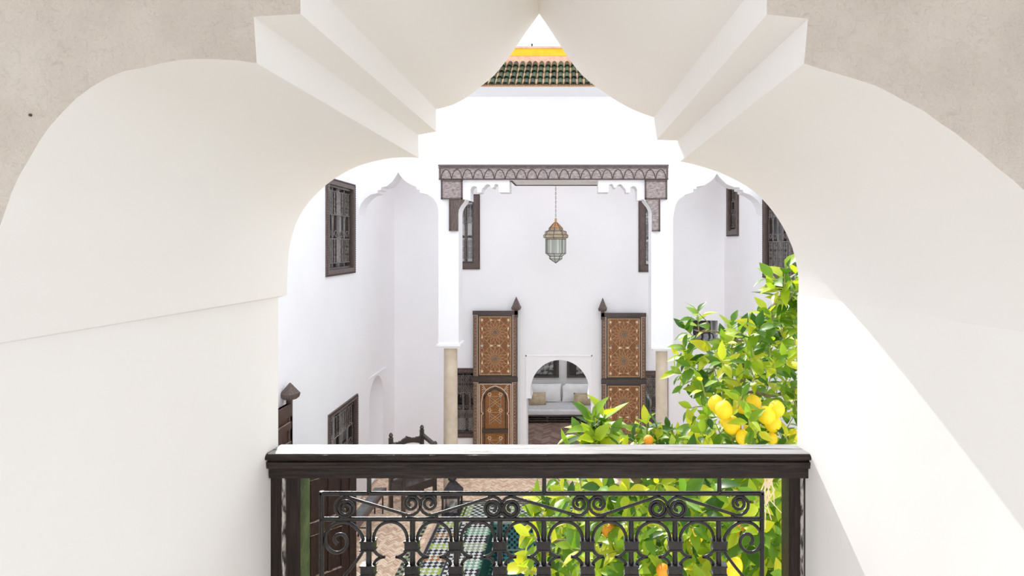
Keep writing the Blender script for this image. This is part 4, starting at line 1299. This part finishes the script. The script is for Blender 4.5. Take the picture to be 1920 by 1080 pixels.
post(-1); post(1)
gr = thing('iron_grille', None, None, (0,0,0)); gr.parent = rl
gr.location = Vector((-.07, RD, z(-.7))) - rl.location
GP = lambda x, y, o=0: Vector(((x-CX)*RD/F, RD+o, H-(y-CY)*RD/F))
def iron(name, pts, r=.0036, n=8, o=0):
    mb = MB(); mb.tube([GP(x, y, o) for x, y in pts], r, n); return mb.build(name, M['iron'], gr, smooth=50, fix=False)
def smooth_path(pts, n=None):
    return crv(pts, n or max(14, len(pts)*3))
bars = [691+82.1*k for k in range(9)]
YM = 1044
ybot = 2*YM-973
for xx in (603, 1428.5): iron('side_bar', [(xx, 921), (xx, 2*YM-921)], .0052)
for yy in (925, 973, 2*YM-973, 2*YM-925): iron('cross_bar', [(600 if yy in (925,2*YM-925) else 603, yy), (1431 if yy in (925,2*YM-925) else 1428, yy)], .0052)
for k in (0, 4, 8):
    iron('hanger', [(bars[k]+1, 894), (bars[k]+1, 925)], .0052); iron('hanger', [(bars[k]+1, 2*YM-894), (bars[k]+1, 2*YM-925)], .0052)
for x in bars: iron('baluster', [(x, 973), (x, ybot)], .0062, o=.002)
def collar(x, y):
    mb = MB(); c = GP(x, y); a = .0155; b = .009; h = .011
    mb.box((c.x-a, c.y-b, c.z-h), (c.x+a, c.y+b, c.z+h)); mb.box((c.x-a*1.12, c.y-b*1.15, c.z+h*.72), (c.x+a*1.12, c.y+b*1.15, c.z+h*1.05)); mb.box((c.x-a*1.12, c.y-b*1.15, c.z-h*1.05), (c.x+a*1.12, c.y+b*1.15, c.z-h*.72))
    mb.build('collar', M['iron'], gr)
def sp(cx, cy, a0, d, radii, n=7):
    return [(x, 2*cy-y) for x, y in spiral2(cx, cy, a0, d, radii, n)]      # y down
for x in bars:
    collar(x, 1021); collar(x, 2*YM-1021)
for flip in (0, 1):
    V = (lambda p: [(x, 2*YM-y) for x, y in p]) if flip else (lambda p: p)
    # frieze of S scrolls between the two upper cross bars
    def s_scroll(lx, hx):
        m = 1 if hx > lx else -1
        f = lambda p: [(lx + m*(x-lx), y) for x, y in p]
        dx = abs(hx-lx)
        low = sp(lx, 953, 90, 1, [22, 16.5, 14, 12, 8, 3.5])
        hi = sp(lx+dx, 944, -105, 1, [22.5, 13.5, 11, 8, 3])
        pts = low[::-1] + hi
        iron('scroll', V(f(pts)), .0035)
    for lx, hx in ((648,771),(924,805),(958,1086.5),(1233,1122),(1271,1386)): s_scroll(lx, hx)
    mbz = MB()
    for jx, jy in ((650,927),(918,928),(964,928),(1228,928),(1276,928),(757,968),(818,968),(1074,969),(1134,969),(1374,969),(788,944),(941,952),(1104,945),(1252,953),(640,972)):
        p = GP(jx, V([(jx, jy)])[0][1]); mbz.lathe([(.001,-.005),(.0045,-.004),(.0045,.004),(.001,.005)], p, 8)
    mbz.build('weld_joint', M['iron'], gr, fix=False)
    # arches and cusped links between the balusters
    for k in range(8):
        a, b = bars[k]+9, bars[k+1]-9
        mid = (a+b)/2
        pts = [(mid-(mid-a)*math.cos(R(q)), 1016-38*math.sin(R(q))**.9) for q in range(0, 181, 12)]
        iron('arch', V(pts), .0036)
        for s, x in ((1, a), (-1, b)):
            pts = [(x + s*(22-22*math.cos(R(q))), 1024+20*math.sin(R(q))) for q in range(0, 91, 10)]
            pts = [(x + s*22*(1-math.cos(R(q)))*1.0, 1024+20*math.sin(R(q))) for q in range(0, 91, 10)]
            iron('cusp', V(pts), .0036)
    # end scrolls
    for s, xb_ in ((1, 691), (-1, bars[8])):
        f = lambda p: [(xb_ - s*(691-x), y) for x, y in p]
        body = crv([(682,1016),(678,1003),(664,986),(644,978),(624,984),(612,1000),(611,1018),(620,1032),(635,1036),(648,1027),(651,1013),(643,1002),(631,1003),(627,1013),(633,1020)], 46)
        if flip: continue
        iron('end_scroll', f(body), .0038)
        iron('end_curve', f(crv([(682,1027),(678,1038),(664,1058),(646,1080),(628,1100),(612,1112)], 14)), .0036)

# ------------------------------------------------------------------ lemon tree
TB = Vector((1.35, 3.75, 0))
tr = thing('lemon_tree', 'leafy lemon tree heavy with yellow fruit rising beside the railing', 'tree', TB)
rt = random.Random(11)
def leaf_geo(L, wd, fold, curl):
    g = MB()
    st = [0, .16, .36, .58, .8, 1.0]
    hw = [.05, .62, 1.0, .92, .52, .02]
    vs = []
    for s_, h_ in zip(st, hw):
        yy = L*s_; zz = -curl*L*s_*s_
        x_ = wd/2*h_
        vs += [(-x_, yy, zz+fold*x_), (0, yy, zz), (x_, yy, zz+fold*x_)]
    fs = []
    for i in range(5):
        a = i*3
        fs += [(a, a+1, a+4, a+3), (a+1, a+2, a+5, a+4)]
    g.add(vs, fs)
    return g
leaf_var = [leaf_geo(1, .50, .30, .10), leaf_geo(1, .46, .22, .30), leaf_geo(1, .55, .40, .18), leaf_geo(1, .42, .28, .02)]
leaf_me = []
for g in leaf_var:
    o = g.build('tmp', M['leaf'], smooth=80, fix=False); leaf_me.append(o.data); bpy.data.objects.remove(o)
leaves = []                                                     # (matrix, variant)
twigs = MB()
def sprig(c, axis, nl, L, spread=1.0, stem=.10):
    axis = axis.normalized()
    a = axis.orthogonal().normalized(); b = axis.cross(a)
    twigs.tube([c - axis*stem, c - axis*stem*.3 + Vector((0,0,.004)), c + axis*L*.25], [.0035,.003,.002], 5)
    ph = rt.uniform(0, 6.28)
    for i in range(nl):
        w = ph + i*2.4
        q = i/max(1, nl-1)
        base = c - axis*stem*(.75-.95*q)*1.0
        rad = (a*math.cos(w) + b*math.sin(w))
        up = .15 + 1.1*q**1.5
        dv = (rad*spread + axis*up + Vector((0,0,rt.uniform(-.25,.15)))).normalized()
        nv = (axis*1.0 - rad*.25 + Vector((0,0,.6)) + Vector((rt.uniform(-.35,.35), rt.uniform(-.35,.35), 0)))
        xv = dv.cross(nv)
        if xv.length < .05: xv = dv.orthogonal()
        xv.normalize(); nv = xv.cross(dv)
        l_ = L*rt.uniform(.72, 1.12)*(1-.25*max(0, q-.8)*5*.6)
        m = Matrix((xv, dv, nv)).transposed().to_4x4() @ Matrix.Scale(l_, 4)
        m.translation = base + rad*.006
        leaves.append((m, rt.randrange(4), base))
def inpoly(x, y, poly):
    r = False
    j = len(poly)-1
    for i in range(len(poly)):
        if (poly[i][1] > y) != (poly[j][1] > y) and x < (poly[j][0]-poly[i][0])*(y-poly[i][1])/(poly[j][1]-poly[i][1])+poly[i][0]: r = not r
        j = i
    return r
HUB = Vector((1.25, 3.7, 3.4))
def axis_for(c):
    v = (c - HUB)
    v = v.normalized()*.55 + Vector((rt.uniform(-.4,.4), rt.uniform(-.6,.3), rt.uniform(.15,.8)))
    return v
def fill(poly, n, d0, d1, L0, L1, nl=(6,9), avoid=(), mind=17):
    xs = [p[0] for p in poly]; ys = [p[1] for p in poly]
    k = 0; tries = 0; placed = []
    while k < n and tries < n*80:
        tries += 1
        x, y = rt.uniform(min(xs), max(xs)), rt.uniform(min(ys), max(ys))
        if not inpoly(x, y, poly): continue
        if any(inpoly(x, y, a) for a in avoid): continue
        md = mind*(1-tries/(n*80))
        if any((x-a)**2+(y-b)**2 < md*md for a, b in placed): continue
        placed.append((x, y))
        d = rt.uniform(d0, d1)
        c = U(x, y, d)
        sprig(c, axis_for(c), rt.randint(*nl), rt.uniform(L0, L1))
        k += 1
crown = [(1322,672),(1385,618),(1432,590),(1470,568),(1520,560),(1560,620),(1560,860),(1300,860),(1312,800),(1345,745),(1300,715)]
fill(crown, 135, 2.75, 3.8, .075, .108)
fill([(1480,560),(1640,540),(1700,900),(1500,900)], 26, 3.1, 4.2, .09, .12)          # the part beyond the near wall's edge
lower = [(1020,925),(1080,915),(1180,908),(1300,905),(1460,900),(1560,900),(1560,1140),(1010,1140),(1018,1085),(1040,1050),(1010,1000)]
fill(lower, 265, 2.4, 3.7, .075, .118, mind=18)
fill([(1040,845),(1560,840),(1560,905),(1030,905)], 26, 2.7, 3.5, .09, .12)
fill([(1110,800),(1250,815),(1330,800),(1330,850),(1100,850)], 12, 3.0, 3.5, .08, .10)
# leading sprigs that draw the outline
def sp_at(px, py, d, ax, nl, L, spread=1.0, stem=.1):
    sprig(U(px, py, d), Vector(ax), nl, L, spread, stem)
for a in [(1462,538,2.9,(-.25,-.3,1),9,.128,1.1), (1492,520,2.95,(.1,-.3,1),7,.12), (1478,568,2.9,(-.3,-.5,.6),7,.115), (1440,590,3.1,(-.4,-.3,.9),9,.115),
          (1415,610,3.1,(-.5,-.3,.7),9,.11), (1470,605,3.0,(-.2,-.5,.6),8,.115), (1308,588,3.25,(-.1,-.2,1),9,.11,1.1), (1290,622,3.3,(-.6,-.2,.6),8,.105),
          (1372,612,3.3,(-.1,-.3,1),9,.105), (1360,640,3.3,(-.3,-.3,.7),9,.105), (1390,640,3.3,(.1,-.4,.8),8,.105), (1285,655,3.3,(-.5,-.3,.7),8,.105),
          (1278,668,3.35,(-.8,-.2,.3),8,.10), (1268,700,3.35,(-.9,-.2,.2),8,.105), (1282,722,3.3,(-.6,-.3,-.2),7,.10), (1298,765,3.3,(-.8,-.3,0),6,.10),
          (1300,690,3.25,(-.4,-.5,.4),8,.11), (1320,730,3.2,(-.3,-.6,.2),8,.11), (1300,800,3.1,(-.5,-.4,.4),8,.105), (1330,660,3.2,(-.2,-.6,.5),8,.11),
          (1404,790,2.66,(-.2,-.6,.4),6,.09), (1420,812,2.66,(.1,-.7,-.1),5,.09), (1390,745,2.70,(0,-.5,.6),6,.095), (1450,522,2.75,(-.8,-.2,.35),6,.135), (1472,512,2.75,(0,-.2,1),5,.14), (1458,545,2.75,(-.7,-.3,.1),6,.13), (1488,548,2.75,(.1,-.4,.5),6,.125),
          # clump in front of the horseshoe doorway
          (1108,792,2.75,(-.1,-.3,1),11,.135,1.0,.12), (1132,785,2.8,(.2,-.2,1),9,.135), (1090,818,2.75,(-.7,-.2,.5),8,.125), (1142,815,2.75,(.6,-.3,.3),8,.13),
          (1115,828,2.7,(0,-.6,.4),8,.125), (1075,838,2.7,(-.9,-.1,.2),6,.12), (1212,797,3.2,(-.1,-.2,1),9,.105), (1196,812,3.2,(-.6,-.2,.5),8,.10), (1232,808,3.2,(.4,-.3,.6),8,.105),
          (1252,812,3.3,(.1,-.1,1),7,.085), (1270,818,3.2,(.3,-.3,.7),8,.10),
          # fringe over the basin
          (1002,1008,2.6,(-.8,-.2,.1),7,.125), (1000,1050,2.6,(-.7,-.3,-.2),7,.12), (990,1068,2.55,(-.5,-.2,.5),7,.12), (1000,975,2.7,(-.8,-.2,.3),7,.115), (1012,935,2.8,(-.6,-.2,.6),8,.11),
          (1020,958,2.75,(-.5,-.4,.3),7,.115)]:
    sp_at(*a)
# 300 leaves that stand nearest as pieces of their own, the rest joined
def inview(b):
    if b.y < .5: return False
    px, py = CX+b.x*F/b.y, CY-(b.z-H)*F/b.y
    if py < 835: return 950 < px < 1497 and py > 480
    if py < 897: return False
    return 580 < px < 1462 and py < 1080
order = sorted(range(len(leaves)), key=lambda i: (not inview(leaves[i][2]), leaves[i][2].y - .6*leaves[i][0].to_scale()[0]*8))
single = set(order[:300])
rest = MB()
for i, (m, k, b) in enumerate(leaves):
    if i in single:
        o = bpy.data.objects.new('leaf', leaf_me[k]); COL.objects.link(o); o.parent = tr
        mm = m.copy(); mm.translation = m.translation - TB
        o.matrix_local = mm
    else:
        g = leaf_var[k]
        rest.add([m @ Vector(v) for v in g.v], g.f)
o = rest.build('foliage', M['leafs'], tr, smooth=80, fix=False); o['kind'] = 'stuff'
tw = twigs.build('twigs', M['twig'], tr, smooth=60, fix=False); tw['kind'] = 'stuff'
# trunk and limbs
mb = MB(); mb.tube([TB, TB+Vector((.03,-.02,.9)), TB+Vector((-.04,.02,1.8)), TB+Vector((-.08,-.05,2.7))], [.10,.08,.07,.06], 12)
mb.build('trunk', M['bark'], tr, smooth=60)
fork = TB+Vector((-.08,-.05,2.68))
for pts, r0 in (([fork, Vector((1.05,3.5,3.2)), U(1380,800,3.45), U(1395,690,3.4), U(1440,600,3.2), U(1470,550,2.95)], .040),
                ([fork, Vector((1.0,3.4,3.0)), U(1250,950,3.5), U(1150,850,2.95), U(1120,800,2.8)], .034),
                ([fork, Vector((1.2,3.6,3.05)), U(1200,1010,3.3), U(1060,1015,2.8), U(1005,1015,2.62)], .018),
                ([U(1395,690,3.4), U(1360,660,3.35), U(1330,700,3.3), U(1285,690,3.35)], .014),
                ([U(1510,622,3.15), U(1460,622,3.15), U(1420,636,3.2), U(1372,640,3.25)], .011),
                ([U(1372,640,3.25), U(1345,622,3.2), U(1316,622,3.2), U(1300,618,3.25)], .006),
                ([U(1316,622,3.2), U(1330,610,3.2), U(1308,585,3.25)], .005),
                ([U(1505,722,3.05), U(1450,742,3.05), U(1405,735,3.08), U(1375,760,3.1)], .011)):
    P_ = [Vector(p) for p in pts]
    pp = []
    Q_ = [2*P_[0]-P_[1]] + P_ + [2*P_[-1]-P_[-2]]
    for i in range(1, len(Q_)-2):
        for k in range(6):
            q = k/6; a, b, c, d = Q_[i-1], Q_[i], Q_[i+1], Q_[i+2]
            pp.append(.5*((2*b)+(c-a)*q+(2*a-5*b+4*c-d)*q*q+(3*b-a-3*c+d)*q**3))
    pp.append(P_[-1])
    mb = MB(); mb.tube(pp, [r0*(1-.6*i/(len(pp)-1)) for i in range(len(pp))], 8)
    mb.build('branch', M['bark'], tr, smooth=60)
mb = MB()
for k in range(9):
    a = U(1432+k*2.2, 893, 2.35)
    mb.tube([a, U(1438+rt.uniform(-14,18), 925+rt.uniform(-8,10), 2.35), U(1442+rt.uniform(-22,26), 960+rt.uniform(-15,40), 2.38)], [.003,.0025,.0015], 5)
mb.build('dry_twig', M['dry'], tr, fix=False)
# fruit
def fruit_mesh(m, el):
    g = MB()
    prof = []
    for i in range(15):
        a = -math.pi/2 + math.pi*i/14
        r_ = math.cos(a); z_ = math.sin(a)*el
        if el > 1.02: z_ += .10*max(0, math.sin(a))**8 - .06*max(0, -math.sin(a))**8
        prof.append((max(.004, r_), z_))
    g.lathe(prof, (0,0,0), 20)
    o = g.build('tmp', m, smooth=60); me = o.data; bpy.data.objects.remove(o); return me
f_l, f_o, f_lg = fruit_mesh(M['lemon'], 1.04), fruit_mesh(M['orange'], .97), fruit_mesh(M['lemon'], 1.35)
fruits = [(1342,757,14.5,0,2.78),(1357,769,16.5,0,2.70),(1372,797,16.5,0,2.74),(1362,790,12,0,2.82),(1437,779,16.5,0,2.72),(1456,767,15,0,2.74),(1449,794,15.5,0,2.80),
          (1395,821,15,0,2.70),(1408,803,13,0,2.82),(1413,755,14,0,2.88),(1447,822,11,0,2.82),(1392,764,12,0,2.96),(1489,818,10,0,2.86),(1390,668,10,0,3.26),
          (1216,825,9.5,1,2.91),(1141,994,13,1,2.74),(1243,1070,13,1,2.46),(1392,990,14,1,2.56),(1305,1004,14,0,2.58),(1376,1066,15,2,2.41),(1296,935,11,1,2.91),(1225,985,11,0,2.91)]
for px, py, r, k, d in fruits:
    s_ = r*d/F
    o = inst('lemon' if k != 1 else 'orange_fruit', (f_l, f_o, f_lg)[k], tr, U(px, py, d), (rt.uniform(-.5,.5), rt.uniform(-.5,.5) + (.5 if k == 2 else 0), rt.uniform(0,6)), (s_, s_, s_))
